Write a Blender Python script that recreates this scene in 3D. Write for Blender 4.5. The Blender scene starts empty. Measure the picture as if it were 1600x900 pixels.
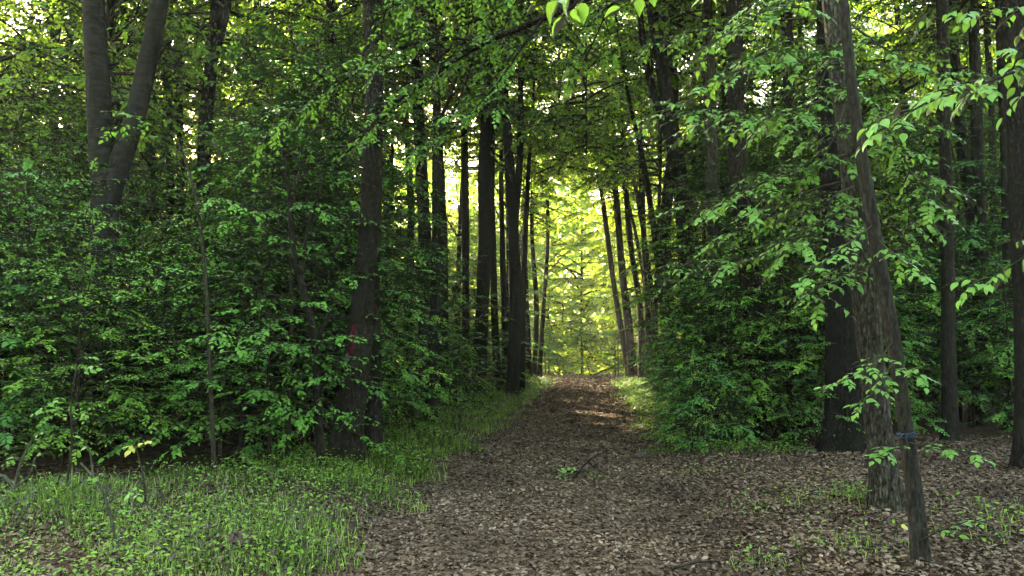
import bpy, math
import numpy as np
from math import sin, cos, pi, radians

# ------------------------------------------------------------------ camera, sky, sun, exposure
S = bpy.context.scene
COL = S.collection
F = 1180.0                      # focal length in pixels of a 1600 px wide frame
EYE = 1.6
PITCH = math.atan(95.0 / F)
cam_d = bpy.data.cameras.new('camera')
cam_d.sensor_width = 36.0
cam_d.lens = 36.0 * F / 1600.0
cam_d.clip_start = 0.05
cam_d.clip_end = 2000.0
cam = bpy.data.objects.new('camera', cam_d)
COL.objects.link(cam)
cam.location = (0, 0, EYE)
cam.rotation_euler = (pi / 2 + PITCH, 0, 0)
S.camera = cam

SUN_AZ, SUN_EL = radians(-26), radians(34)      # azimuth from +Y, towards +X
SUN_DIR = np.array([sin(SUN_AZ) * cos(SUN_EL), cos(SUN_AZ) * cos(SUN_EL), sin(SUN_EL)])
W = bpy.data.worlds.new('World')
S.world = W
W.use_nodes = True
nt = W.node_tree
bg = nt.nodes['Background']
sky = nt.nodes.new('ShaderNodeTexSky')
sky.sky_type = 'NISHITA'
sky.sun_disc = False
sky.sun_elevation = SUN_EL
sky.sun_rotation = SUN_AZ
sky.air_density = 2.2
sky.dust_density = 5.0
sky.ozone_density = 0.0
nt.links.new(sky.outputs[0], bg.inputs[0])
bg.inputs[1].default_value = 0.14
sun_d = bpy.data.lights.new('sun', 'SUN')
sun_d.energy = 5.0
sun_d.angle = radians(0.6)
sun_d.color = (1.0, 0.84, 0.56)
sun = bpy.data.objects.new('sun', sun_d)
COL.objects.link(sun)
from mathutils import Vector, Matrix
sun.rotation_euler = Vector(tuple(SUN_DIR)).to_track_quat('Z', 'Y').to_euler()
sun.location = (-20, 40, 40)
S.view_settings.view_transform = 'Standard'
S.view_settings.look = 'None'
S.view_settings.exposure = 3.55
S.view_settings.gamma = 1.0
S.view_settings.use_curve_mapping = False
S.render.engine = 'CYCLES'
cy = S.cycles
cy.max_bounces = 5
cy.diffuse_bounces = 4
cy.glossy_bounces = 2
cy.transmission_bounces = 4
cy.transparent_max_bounces = 4
cy.caustics_reflective = False
cy.caustics_refractive = False
cy.sample_clamp_indirect = 6.0
cy.use_adaptive_sampling = True
cy.adaptive_threshold = 0.02
cy.use_denoising = True

RNG = np.random.default_rng(11)
CP, SP = cos(PITCH), sin(PITCH)


def P(px, py, d):
    """World point seen at photo pixel (px, py) at the forward distance d."""
    x = (px - 800.0) / F
    u = (450.0 - py) / F
    dy = CP - u * SP
    dz = SP + u * CP
    t = d / dy
    return np.array([x * t, d, EYE + dz * t])


# ------------------------------------------------------------------ lie of the land
def path_x(y):
    return -0.62 + 0.113 * y


def path_hw(y):
    return 1.42 + 0.1 * np.sin(y * 0.7) + 0.07 * np.sin(y * 1.9 + 1)


def land(x, y):
    x = np.asarray(x, float)
    y = np.asarray(y, float)
    dx = np.abs(x - path_x(y)) - 1.3
    bank = 0.13 * np.clip(dx / 1.2, 0, 1) ** 2 * (3 - 2 * np.clip(dx / 1.2, 0, 1))
    bump = 0.05 * np.sin(x * 0.83 + 1.3) * np.sin(y * 0.61 + 0.4) + 0.03 * np.sin(x * 1.9 - y * 1.3)
    dip = -1.3 * np.clip((y - 43) / 14, 0, 1) ** 2
    near = np.clip(dx / 1.5, 0.15, 1)
    return bank + bump * near + dip


# ------------------------------------------------------------------ object helpers
def norm(a):
    return a / np.maximum(np.linalg.norm(a, axis=-1, keepdims=True), 1e-9)


def mesh_of(name, verts, faces, mat=None, smooth=False, mats=None, midx=None):
    """verts (n,3); faces: (m,k) int array or list of such arrays."""
    if not isinstance(faces, list):
        faces = [faces]
    faces = [np.asarray(f, np.int32) for f in faces if len(f)]
    me = bpy.data.meshes.new(name)
    verts = np.asarray(verts, np.float32)
    me.vertices.add(len(verts))
    me.vertices.foreach_set('co', verts.ravel())
    tot = np.concatenate([np.full(len(f), f.shape[1], np.int32) for f in faces])
    idx = np.concatenate([f.ravel() for f in faces])
    me.loops.add(len(idx))
    me.loops.foreach_set('vertex_index', idx)
    me.polygons.add(len(tot))
    start = np.concatenate([[0], np.cumsum(tot)[:-1]]).astype(np.int32)
    me.polygons.foreach_set('loop_start', start)
    if smooth:
        me.polygons.foreach_set('use_smooth', np.ones(len(tot), bool))
    me.update(calc_edges=True)
    me.validate()
    for m in (mats or ([mat] if mat else [])):
        me.materials.append(m)
    if midx is not None:
        me.polygons.foreach_set('material_index', np.asarray(midx, np.int32))
    return me


def link(name, data, parent=None, loc=None, rz=None, scale=None):
    o = bpy.data.objects.new(name, data)
    COL.objects.link(o)
    if parent is not None:
        o.parent = parent
    if loc is not None:
        o.location = tuple(float(v) for v in loc)
    if rz is not None:
        o.rotation_euler = (0, 0, float(rz))
    if scale is not None:
        o.scale = (scale,) * 3 if np.isscalar(scale) else tuple(scale)
    return o


def tag(o, label=None, cat=None, group=None, kind=None):
    if label: o['label'] = label
    if cat: o['category'] = cat
    if group: o['group'] = group
    if kind: o['kind'] = kind
    return o


# ------------------------------------------------------------------ materials
def new_mat(name):
    m = bpy.data.materials.new(name)
    m.use_nodes = True
    t = m.node_tree
    t.nodes.clear()
    out = t.nodes.new('ShaderNodeOutputMaterial')
    return m, t, out


def ramp(t, stops, interp='LINEAR'):
    r = t.nodes.new('ShaderNodeValToRGB')
    cr = r.color_ramp
    cr.interpolation = interp
    while len(cr.elements) < len(stops):
        cr.elements.new(0.5)
    for e, (p, c) in zip(cr.elements, stops):
        e.position = p
        e.color = (*c, 1)
    return r


def leaf_material(name, dark, mid, light, trans, gloss=0.5, spread=0.5, tw=1.0):
    m, t, out = new_mat(name)
    N, L = t.nodes, t.links
    geo = N.new('ShaderNodeNewGeometry')
    oi = N.new('ShaderNodeObjectInfo')
    mixv = N.new('ShaderNodeMath'); mixv.operation = 'MULTIPLY_ADD'
    L.new(oi.outputs['Random'], mixv.inputs[0]); mixv.inputs[1].default_value = 0.25
    sc = N.new('ShaderNodeMath'); sc.operation = 'MULTIPLY'
    L.new(geo.outputs['Random Per Island'], sc.inputs[0]); sc.inputs[1].default_value = 0.75
    L.new(sc.outputs[0], mixv.inputs[2])
    r = ramp(t, [(0.0, dark), (spread, mid), (0.93, light), (1.0, tuple(min(1, c * 1.35) for c in light))])
    L.new(mixv.outputs[0], r.inputs[0])
    r2 = ramp(t, [(0.0, tuple(c * 0.7 for c in trans)), (1.0, tuple(c * 1.25 for c in trans))])
    L.new(mixv.outputs[0], r2.inputs[0])
    d = N.new('ShaderNodeBsdfDiffuse'); L.new(r.outputs[0], d.inputs[0])
    tr = N.new('ShaderNodeBsdfTranslucent'); L.new(r2.outputs[0], tr.inputs[0])
    add = N.new('ShaderNodeAddShader'); L.new(d.outputs[0], add.inputs[0]); L.new(tr.outputs[0], add.inputs[1])
    gl = N.new('ShaderNodeBsdfGlossy'); gl.inputs['Roughness'].default_value = 0.42
    gl.inputs['Color'].default_value = (gloss, gloss, gloss, 1)
    fr = N.new('ShaderNodeFresnel'); fr.inputs[0].default_value = 1.4
    mx = N.new('ShaderNodeMixShader')
    L.new(fr.outputs[0], mx.inputs[0]); L.new(add.outputs[0], mx.inputs[1]); L.new(gl.outputs[0], mx.inputs[2])
    L.new(mx.outputs[0], out.inputs['Surface'])
    return m


M_LEAF = leaf_material('leaf_green', (0.036, 0.092, 0.018), (0.058, 0.142, 0.025), (0.096, 0.182, 0.032), (0.105, 0.215, 0.020), gloss=0.2)
M_LEAF_UNDER = leaf_material('leaf_understorey', (0.034, 0.094, 0.017), (0.058, 0.148, 0.023), (0.094, 0.182, 0.029), (0.092, 0.205, 0.018), gloss=0.14)
M_LEAF_FRESH = leaf_material('leaf_fresh', (0.050, 0.112, 0.017), (0.080, 0.168, 0.023), (0.130, 0.208, 0.028), (0.120, 0.225, 0.016), gloss=0.14)
M_LEAF_DEEP = leaf_material('leaf_deep', (0.028, 0.084, 0.019), (0.048, 0.132, 0.029), (0.074, 0.165, 0.036), (0.078, 0.188, 0.024), gloss=0.18)
M_LEAF_YOUNG = leaf_material('leaf_young', (0.046, 0.112, 0.022), (0.066, 0.155, 0.028), (0.11, 0.20, 0.034), (0.12, 0.22, 0.022), gloss=0.3)
M_LEAF_FAR = leaf_material('leaf_canopy', (0.036, 0.090, 0.018), (0.058, 0.138, 0.024), (0.110, 0.178, 0.028), (0.165, 0.265, 0.020), gloss=0.12)
M_LEAF_SUN = leaf_material('leaf_sunlit_tint', (0.054, 0.110, 0.018), (0.090, 0.155, 0.024), (0.150, 0.190, 0.030), (0.255, 0.315, 0.024), gloss=0.1)  # warm sunlight tinted into the leaf colour of the far crowns
M_YELLOW = leaf_material('leaf_yellow', (0.16, 0.16, 0.02), (0.24, 0.23, 0.03), (0.33, 0.3, 0.05), (0.2, 0.2, 0.02))
M_GRASS = leaf_material('grass_blade', (0.078, 0.130, 0.018), (0.125, 0.200, 0.026), (0.21, 0.26, 0.052), (0.09, 0.17, 0.02), gloss=0.06)
M_HERB = leaf_material('herb_leaf', (0.055, 0.115, 0.020), (0.088, 0.168, 0.026), (0.15, 0.215, 0.034), (0.08, 0.15, 0.02), gloss=0.12)


def bark_material(name, dark, mid, light, banded=False, ridge=1.0):
    m, t, out = new_mat(name)
    N, L = t.nodes, t.links
    tc = N.new('ShaderNodeTexCoord')
    mp = N.new('ShaderNodeMapping')
    L.new(tc.outputs['Object'], mp.inputs['Vector'])
    mp.inputs['Scale'].default_value = (5.0, 5.0, 14.0) if banded else (42.0, 42.0, 14.0)
    n1 = N.new('ShaderNodeTexNoise'); n1.inputs['Scale'].default_value = 1.0
    n1.inputs['Detail'].default_value = 6.0; n1.inputs['Roughness'].default_value = 0.68
    L.new(mp.outputs[0], n1.inputs['Vector'])
    n2 = N.new('ShaderNodeTexNoise'); n2.inputs['Scale'].default_value = 1.7; n2.inputs['Detail'].default_value = 4.0
    L.new(tc.outputs['Object'], n2.inputs['Vector'])
    r = ramp(t, [(0.36, dark), (0.50, mid), (0.66, light)])
    L.new(n1.outputs['Fac'], r.inputs[0])
    # algae and lichen patches of the bark itself
    r2 = ramp(t, [(0.42, (0, 0, 0)), (0.68, (1, 1, 1))])
    L.new(n2.outputs['Fac'], r2.inputs[0])
    mix = N.new('ShaderNodeMixRGB'); mix.blend_type = 'MIX'
    sc = N.new('ShaderNodeMath'); sc.operation = 'MULTIPLY'; sc.inputs[1].default_value = 0.45
    L.new(r2.outputs[0], sc.inputs[0]); L.new(sc.outputs[0], mix.inputs[0])
    L.new(r.outputs[0], mix.inputs[1]); mix.inputs[2].default_value = (light[0] * 0.75, light[1] * 0.9, light[2] * 0.65, 1)
    # fissures between the bark plates
    mp2 = N.new('ShaderNodeMapping'); L.new(tc.outputs['Object'], mp2.inputs['Vector'])
    mp2.inputs['Scale'].default_value = (3.0, 3.0, 9.0) if banded else (32.0, 32.0, 9.0)
    dis = N.new('ShaderNodeVectorMath'); dis.operation = 'MULTIPLY_ADD'
    L.new(n1.outputs['Color'], dis.inputs[0]); dis.inputs[1].default_value = (1.9, 1.9, 2.4); L.new(mp2.outputs[0], dis.inputs[2])
    vo = N.new('ShaderNodeTexVoronoi'); vo.feature = 'DISTANCE_TO_EDGE'; vo.inputs['Scale'].default_value = 1.0
    L.new(dis.outputs[0], vo.inputs['Vector'])
    r3 = ramp(t, [(0.02, (0.28, 0.26, 0.24)), (0.16, (1, 1, 1)), (0.6, (1.0, 1.0, 1.0))])
    L.new(vo.outputs['Distance'], r3.inputs[0])
    cr = N.new('ShaderNodeMixRGB'); cr.blend_type = 'MULTIPLY'; cr.inputs[0].default_value = 0.3 if banded else 0.55
    L.new(mix.outputs[0], cr.inputs[1]); L.new(r3.outputs[0], cr.inputs[2])
    hsum = N.new('ShaderNodeMath'); hsum.operation = 'ADD'
    L.new(n1.outputs['Fac'], hsum.inputs[0]); L.new(r3.outputs[0], hsum.inputs[1])
    b = N.new('ShaderNodeBsdfPrincipled')
    L.new(cr.outputs[0], b.inputs['Base Color'])
    b.inputs['Roughness'].default_value = 0.95
    b.inputs['Specular IOR Level'].default_value = 0.06
    bp = N.new('ShaderNodeBump'); bp.inputs['Strength'].default_value = 0.9 * ridge; bp.inputs['Distance'].default_value = 0.03
    L.new(hsum.outputs[0], bp.inputs['Height']); L.new(bp.outputs[0], b.inputs['Normal'])
    L.new(b.outputs[0], out.inputs['Surface'])
    return m


M_BARK = bark_material('bark_dark', (0.007, 0.006, 0.005), (0.021, 0.018, 0.014), (0.045, 0.039, 0.030))
M_BARK_GREY = bark_material('bark_grey', (0.010, 0.009, 0.007), (0.046, 0.041, 0.033), (0.115, 0.104, 0.084))
M_BARK_BAND = bark_material('bark_banded', (0.006, 0.0055, 0.0045), (0.014, 0.013, 0.011), (0.027, 0.025, 0.021), banded=True, ridge=0.5)
M_BARK_YOUNG = bark_material('bark_young', (0.010, 0.009, 0.008), (0.024, 0.021, 0.018), (0.050, 0.045, 0.038), ridge=0.4)
M_BARK_BLACK = bark_material('bark_blackish', (0.004, 0.004, 0.0032), (0.011, 0.010, 0.008), (0.024, 0.021, 0.016))
M_TWIG = bark_material('twig_bark', (0.014, 0.012, 0.009), (0.032, 0.027, 0.020), (0.06, 0.052, 0.038), ridge=0.3)
M_TWIG_PALE = bark_material('twig_bark_pale', (0.035, 0.036, 0.025), (0.065, 0.065, 0.045), (0.11, 0.105, 0.08), ridge=0.3)


def plain(name, col, rough=0.8, noise=0.25, scale=30):
    m, t, out = new_mat(name)
    N, L = t.nodes, t.links
    tc = N.new('ShaderNodeTexCoord')
    n = N.new('ShaderNodeTexNoise'); n.inputs['Scale'].default_value = scale; n.inputs['Detail'].default_value = 4
    L.new(tc.outputs['Object'], n.inputs['Vector'])
    r = ramp(t, [(0.3, tuple(c * (1 - noise) for c in col)), (0.7, tuple(min(1, c * (1 + noise)) for c in col))])
    L.new(n.outputs['Fac'], r.inputs[0])
    b = N.new('ShaderNodeBsdfPrincipled'); L.new(r.outputs[0], b.inputs['Base Color'])
    b.inputs['Specular IOR Level'].default_value = 0.08
    b.inputs['Roughness'].default_value = rough
    L.new(b.outputs[0], out.inputs['Surface'])
    return m


M_RED = plain('red_paint', (0.045, 0.004, 0.008), 0.9, 0.85, 28)
M_WHITE = plain('white_paint', (0.09, 0.09, 0.085), 0.8, 0.5, 40)
M_BLUE = plain('blue_twine', (0.03, 0.04, 0.075), 0.8)
M_EARTH_LUMP = plain('rotten_wood', (0.06, 0.045, 0.032), 0.95, 0.5, 25)


def soil_material(name, c0, c1, c2):
    m, t, out = new_mat(name)
    N, L = t.nodes, t.links
    tc = N.new('ShaderNodeTexCoord')
    n = N.new('ShaderNodeTexNoise'); n.inputs['Scale'].default_value = 14; n.inputs['Detail'].default_value = 8; n.inputs['Roughness'].default_value = 0.7
    L.new(tc.outputs['Object'], n.inputs['Vector'])
    v = N.new('ShaderNodeTexVoronoi'); v.inputs['Scale'].default_value = 16; v.inputs['Randomness'].default_value = 1
    L.new(tc.outputs['Object'], v.inputs['Vector'])
    r = ramp(t, [(0.3, c0), (0.5, c1), (0.75, c2)])
    mx = N.new('ShaderNodeMath'); mx.operation = 'MULTIPLY_ADD'; mx.inputs[1].default_value = 0.35
    sep = N.new('ShaderNodeSeparateColor'); L.new(v.outputs['Color'], sep.inputs[0])
    L.new(sep.outputs[0], mx.inputs[0])
    s2 = N.new('ShaderNodeMath'); s2.operation = 'MULTIPLY'; s2.inputs[1].default_value = 0.7
    L.new(n.outputs['Fac'], s2.inputs[0]); L.new(s2.outputs[0], mx.inputs[2])
    L.new(mx.outputs[0], r.inputs[0])
    b = N.new('ShaderNodeBsdfDiffuse'); L.new(r.outputs[0], b.inputs['Color'])
    bp = N.new('ShaderNodeBump'); bp.inputs['Strength'].default_value = 0.8; bp.inputs['Distance'].default_value = 0.03
    L.new(mx.outputs[0], bp.inputs['Height']); L.new(bp.outputs[0], b.inputs['Normal'])
    L.new(b.outputs[0], out.inputs['Surface'])
    return m


M_SOIL = soil_material('forest_floor', (0.016, 0.011, 0.007), (0.042, 0.030, 0.019), (0.085, 0.064, 0.043))
M_PATH = soil_material('path_mulch', (0.022, 0.015, 0.010), (0.060, 0.043, 0.028), (0.115, 0.087, 0.06))


def litter_material():
    m, t, out = new_mat('dead_leaf')
    N, L = t.nodes, t.links
    geo = N.new('ShaderNodeNewGeometry')
    oi = N.new('ShaderNodeObjectInfo')
    a = N.new('ShaderNodeMath'); a.operation = 'ADD'
    L.new(geo.outputs['Random Per Island'], a.inputs[0]); L.new(oi.outputs['Random'], a.inputs[1])
    fr = N.new('ShaderNodeMath'); fr.operation = 'FRACT'; L.new(a.outputs[0], fr.inputs[0])
    r = ramp(t, [(0.0, (0.030, 0.019, 0.012)), (0.25, (0.066, 0.044, 0.027)), (0.5, (0.104, 0.074, 0.049)), (0.72, (0.140, 0.104, 0.071)),
                 (0.9, (0.175, 0.136, 0.097)), (1.0, (0.23, 0.187, 0.140))])
    L.new(fr.outputs[0], r.inputs[0])
    ns = N.new('ShaderNodeTexNoise'); ns.inputs['Scale'].default_value = 0.9; ns.inputs['Detail'].default_value = 4
    L.new(geo.outputs['Position'], ns.inputs['Vector'])
    rr = ramp(t, [(0.34, (0.50, 0.47, 0.455)), (0.5, (0.85, 0.81, 0.79)), (0.66, (1.18, 1.13, 1.10))])
    L.new(ns.outputs['Fac'], rr.inputs[0])
    mu = N.new('ShaderNodeMixRGB'); mu.blend_type = 'MULTIPLY'; mu.inputs[0].default_value = 1.0
    L.new(r.outputs[0], mu.inputs[1]); L.new(rr.outputs[0], mu.inputs[2])
    b = N.new('ShaderNodeBsdfPrincipled'); L.new(mu.outputs[0], b.inputs['Base Color'])
    b.inputs['Roughness'].default_value = 0.8
    b.inputs['Specular IOR Level'].default_value = 0.15
    L.new(b.outputs[0], out.inputs['Surface'])
    return m


M_LITTER = litter_material()

# ------------------------------------------------------------------ leaf and tube geometry
T_FAR = (np.array([[0, 0, 0], [0.45, 0.36, 0.05], [1, 0, -0.1], [0.45, -0.36, 0.05]]), np.array([[0, 2, 1], [0, 3, 2]]))
T_MID = (np.array([[0, 0, 0], [0.28, 0.27, 0.05], [0.68, 0.23, 0.03], [1, 0, -0.10], [0.68, -0.23, 0.03], [0.28, -0.27, 0.05]]),
         np.array([[0, 3, 2], [0, 2, 1], [0, 4, 3], [0, 5, 4]]))
_nx = [0.0, 0.14, 0.34, 0.58, 0.80, 1.0]
_nw = [0.0, 0.20, 0.31, 0.28, 0.15, 0.0]
_nv = [[0, 0, 0]]
for _x, _w in zip(_nx[1:-1], _nw[1:-1]):
    _dz = -0.16 * _x * _x
    _nv += [[_x, _w, 0.055 + _dz], [_x, 0, _dz], [_x, -_w, 0.055 + _dz]]
_nv.append([1.0, 0, -0.2])
_nf = [[0, 2, 1], [0, 3, 2]]
for _i in range(3):
    _a = 1 + 3 * _i; _b = _a + 3
    _nf += [[_a, _a + 1, _b + 1], [_a, _b + 1, _b], [_a + 1, _a + 2, _b + 2], [_a + 1, _b + 2, _b + 1]]
_nf += [[10, 11, 13], [11, 12, 13]]
T_NEAR = (np.array(_nv, float), np.array(_nf))


def leaf_mesh_arrays(pos, ax, nrm, size, T):
    """place the template T once per row."""
    tv, tf = T
    b = np.cross(nrm, ax)
    nrm = nrm * np.random.default_rng(len(pos)).uniform(0.2, 2.6, (len(pos), 1))
    v = pos[:, None, :] + size[:, None, None] * (tv[None, :, 0, None] * ax[:, None, :] + tv[None, :, 1, None] * b[:, None, :] + tv[None, :, 2, None] * nrm[:, None, :])
    f = tf[None] + (np.arange(len(pos)) * len(tv))[:, None, None]
    return v.reshape(-1, 3), f.reshape(-1, 3)


def leaf_frames(rng, O, D, L, K, size, flat=0.3, droop=0.25):
    """alternate leaves along straight twigs; returns pos, axis, normal, size arrays"""
    n = len(O)
    t = (np.arange(K)[None, :] + rng.uniform(0.2, 0.8, (n, K))) / K
    t[:, -1] = 1.0
    pos = O[:, None, :] + D[:, None, :] * (L[:, None] * t)[..., None]
    pos[..., 2] -= 0.16 * L[:, None] * t ** 2
    up = np.array([0, 0, 1.0]) + rng.normal(0, flat, (n, 1, 3))
    Dk = np.broadcast_to(D[:, None, :], (n, K, 3))
    nn = norm(up - Dk * np.sum(up * Dk, -1, keepdims=True))
    s = np.cross(nn, Dk)
    side = np.where((np.arange(K)[None, :] + rng.integers(0, 2, (n, 1))) % 2 == 0, 1.0, -1.0)
    a = rng.normal(0.95, 0.25, (n, K))
    a[:, -1] = rng.normal(0, 0.2, n)
    ax = Dk * np.cos(a)[..., None] + s * (side * np.sin(a))[..., None]
    ax[..., 2] -= rng.normal(droop, 0.13, (n, K))
    ax = norm(ax)
    nj = nn + rng.normal(0, 0.19, (n, K, 3))
    nj = norm(nj - ax * np.sum(nj * ax, -1, keepdims=True))
    sz = size * rng.uniform(0.62, 1.18, (n, K))
    return pos.reshape(-1, 3), ax.reshape(-1, 3), nj.reshape(-1, 3), sz.ravel()


class Wood:
    def __init__(self):
        self.v, self.f, self.n = [], [], 0

    def tube(self, pts, rad, sides=6, shape=None, cap=True):
        pts = np.asarray(pts, float)
        rad = np.asarray(rad, float)
        n = len(pts)
        tan = norm(np.gradient(pts, axis=0))
        ref = np.array([1.0, 0, 0]) if abs(tan[0, 0]) < 0.8 else np.array([0, 1.0, 0])
        A = np.zeros((n, 3))
        a = ref
        for i in range(n):
            a = a - tan[i] * np.dot(a, tan[i]); a = a / np.linalg.norm(a); A[i] = a
        B = np.cross(tan, A)
        th = np.arange(sides) * 2 * pi / sides
        R = rad[:, None] * np.ones(sides)[None]
        if shape is not None:
            R = R * shape(th, pts)
        v = pts[:, None] + R[..., None] * (np.cos(th)[None, :, None] * A[:, None] + np.sin(th)[None, :, None] * B[:, None])
        base = self.n
        i = np.arange(n - 1)[:, None] * sides
        j = np.arange(sides)[None]
        jn = (j + 1) % sides
        q = np.stack([i + j, i + jn, i + sides + jn, i + sides + j], -1).reshape(-1, 4) + base
        self.v.append(v.reshape(-1, 3)); self.n += n * sides
        self.f.append(q)
        if cap:
            self.v.append(pts[-1:] + tan[-1:] * rad[-1]); k = self.n; self.n += 1
            l = base + (n - 1) * sides
            self.f.append(np.stack([l + np.arange(sides), l + (np.arange(sides) + 1) % sides, np.full(sides, k), np.full(sides, k)], -1))

    def twigs(self, O, D, L, r):
        """thin three-sided straight twigs, drooping like their leaves"""
        n = len(O)
        if n == 0: return
        ref = np.where(np.abs(D[:, 2:3]) < 0.9, np.array([[0, 0, 1.0]]), np.array([[1.0, 0, 0]]))
        A = norm(np.cross(D, ref)); B = np.cross(D, A)
        th = np.arange(3) * 2 * pi / 3
        ring = np.cos(th)[None, :, None] * A[:, None] + np.sin(th)[None, :, None] * B[:, None]
        ts = [0, 0.5, 1.0]
        V = []
        for t in ts:
            c = O + D * (L * t)[:, None]; c = c.copy(); c[:, 2] -= 0.16 * L * t * t
            V.append(c[:, None] + ring * (r * (1 - 0.7 * t)))
        V = np.stack(V, 1).reshape(-1, 3)          # n,3rings,3
        q = []
        for s in range(2):
            for j in range(3):
                jn = (j + 1) % 3
                q.append([s * 3 + j, s * 3 + jn, s * 3 + 3 + jn, s * 3 + 3 + j])
        q = (np.array(q)[None] + (np.arange(n) * 9)[:, None, None]).reshape(-1, 4) + self.n
        self.v.append(V); self.n += len(V); self.f.append(q)

    def mesh(self, name, mat):
        f = np.concatenate(self.f)
        tri = f[:, 2] == f[:, 3]
        return mesh_of(name, np.concatenate(self.v), [f[~tri], f[tri][:, :3]], mat, smooth=True)


def interp_path(pts, s):
    pts = np.asarray(pts, float)
    seg = np.linalg.norm(np.diff(pts, axis=0), axis=1)
    c = np.concatenate([[0], np.cumsum(seg)])
    u = np.asarray(s) * c[-1]
    return np.stack([np.interp(u, c, pts[:, k]) for k in range(pts.shape[1])], -1)


def smooth_path(ctrl, n):
    """Catmull-Rom through control rows."""
    c = np.asarray(ctrl, float)
    if len(c) == 2:
        return interp_path(c, np.linspace(0, 1, n))
    c = np.vstack([2 * c[0] - c[1], c, 2 * c[-1] - c[-2]])
    m = len(c) - 3
    u = np.linspace(0, m - 1e-6, n)
    i = u.astype(int); t = (u - i)[:, None]
    p0, p1, p2, p3 = c[i], c[i + 1], c[i + 2], c[i + 3]
    return 0.5 * (2 * p1 + (p2 - p0) * t + (2 * p0 - 5 * p1 + 4 * p2 - p3) * t ** 2 + (3 * p1 - p0 - 3 * p2 + p3) * t ** 3)


class Foliage:
    """gathers branches (wood) and twigs; leaves are set along the twigs at the end"""
    def __init__(self, seed):
        self.rng = np.random.default_rng(seed)
        self.wood = Wood()
        self.O, self.D, self.L = [], [], []

    def twigs_along(self, pts, tl=0.45, step=0.14, start=0.2, taper=0.55, vert=0.15):
        rng = self.rng
        pts = np.asarray(pts)
        length = np.linalg.norm(np.diff(pts, axis=0), axis=1).sum()
        m = max(2, int(length * (1 - start) / step))
        s = start + (1 - start) * (np.arange(m) + rng.uniform(0.1, 0.9, m)) / m
        o = interp_path(pts, s)
        e = interp_path(pts, np.minimum(s + 0.04, 1.0)); b = interp_path(pts, np.maximum(s - 0.04, 0))
        tan = norm(e - b)
        h = norm(np.cross(tan, np.array([0, 0, 1.0]) + rng.normal(0, 0.12, (m, 3))))
        side = np.where((np.arange(m) + rng.integers(0, 2)) % 2 == 0, 1.0, -1.0)[:, None]
        a = rng.uniform(0.65, 1.25, m)[:, None]
        d = tan * np.cos(a) + h * side * np.sin(a)
        d[:, 2] += rng.normal(0.0, vert, m)
        d = norm(d)
        l = tl * (1 - taper * s) * rng.uniform(0.65, 1.2, m)
        self.O.append(o); self.D.append(d); self.L.append(l)
        self.O.append(pts[-1:]); self.D.append(norm(pts[-1:] - pts[-2:-1])); self.L.append(np.array([tl * 0.5]))

    def branch(self, o, az, el, length, r0, droop=0.6, tl=0.45, step=0.14, start=0.2, sides=5, wander=0.25, sub=0, tube=True):
        rng = self.rng
        n = 7
        p = np.array(o, float); pts = [p.copy()]
        seg = length / (n - 1)
        for i in range(n - 1):
            az += rng.normal(0, wander / 2)
            el -= droop / (n - 1) * rng.uniform(0.6, 1.4)
            p = p + seg * np.array([cos(az) * cos(el), sin(az) * cos(el), sin(el)])
            pts.append(p.copy())
        pts = np.array(pts)
        if tube:
            self.wood.tube(pts, np.linspace(r0, max(0.003, r0 * 0.2), n), sides, cap=False)
        self.twigs_along(pts, tl, step, start)
        for k in range(sub):
            s = rng.uniform(0.3, 0.85)
            q = interp_path(pts, s)
            self.branch(q, az + rng.choice([-1, 1]) * rng.uniform(0.5, 1.0), rng.normal(0.1, 0.2), length * rng.uniform(0.3, 0.5) * (1.2 - s * 0.5),
                        r0 * 0.5, droop * 0.7, tl * 0.9, step, 0.15, 4, wander, 0, tube)
        return pts

    def limb(self, ctrl, r0, r1=0.006, n=16, sides=7, tl=0.45, step=0.12, start=0.3, side_len=0.0, side_step=0.4, twig=True, droop=0.5):
        pts = smooth_path(ctrl, n)
        self.wood.tube(pts, np.linspace(r0, r1, n), sides, cap=True)
        if twig:
            self.twigs_along(pts, tl, step, start)
        if side_len > 0:
            rng = self.rng
            length = np.linalg.norm(np.diff(pts, axis=0), axis=1).sum()
            m = int(length * (1 - start) / side_step)
            for j in range(m):
                s = start + (1 - start) * (j + rng.uniform(0.1, 0.9)) / m
                q = interp_path(pts, s)
                tan = interp_path(pts, min(1, s + 0.05)) - interp_path(pts, max(0, s - 0.05))
                az = math.atan2(tan[1], tan[0]) + (1 if j % 2 else -1) * rng.uniform(0.5, 1.2)
                self.branch(q, az, rng.normal(0.0, 0.2), side_len * rng.uniform(0.6, 1.2) * (1.15 - 0.6 * s), r0 * 0.25 + 0.004, droop, tl, step, 0.12, 4)
        return pts

    def frames(self, K, size, flat=0.3, droop=0.25):
        O = np.concatenate(self.O); D = np.concatenate(self.D); L = np.concatenate(self.L)
        self.OO, self.DD, self.LL = O, D, L
        return leaf_frames(self.rng, O, D, L, K, size, flat, droop)

    def leaf_mesh(self, name, K, size, T, mat, flat=0.3, droop=0.25, keep=1.0):
        fr = self.frames(K, size, flat, droop)
        if keep < 1:
            sel = self.rng.random(len(fr[3])) < keep
            fr = tuple(a[sel] for a in fr)
        v, f = leaf_mesh_arrays(*fr, T)
        return mesh_of(name, v, f, mat)

    def wood_mesh(self, name, mat, twig_r=0.003):
        if twig_r > 0:
            O = np.concatenate(self.O); D = np.concatenate(self.D); L = np.concatenate(self.L)
            self.wood.twigs(O, D, L, twig_r)
        return self.wood.mesh(name, mat)


# ------------------------------------------------------------------ the ground and the path
def strip(a, b, n, k=1.0):
    return a + (b - a) * np.linspace(0, 1, n) ** k


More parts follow.
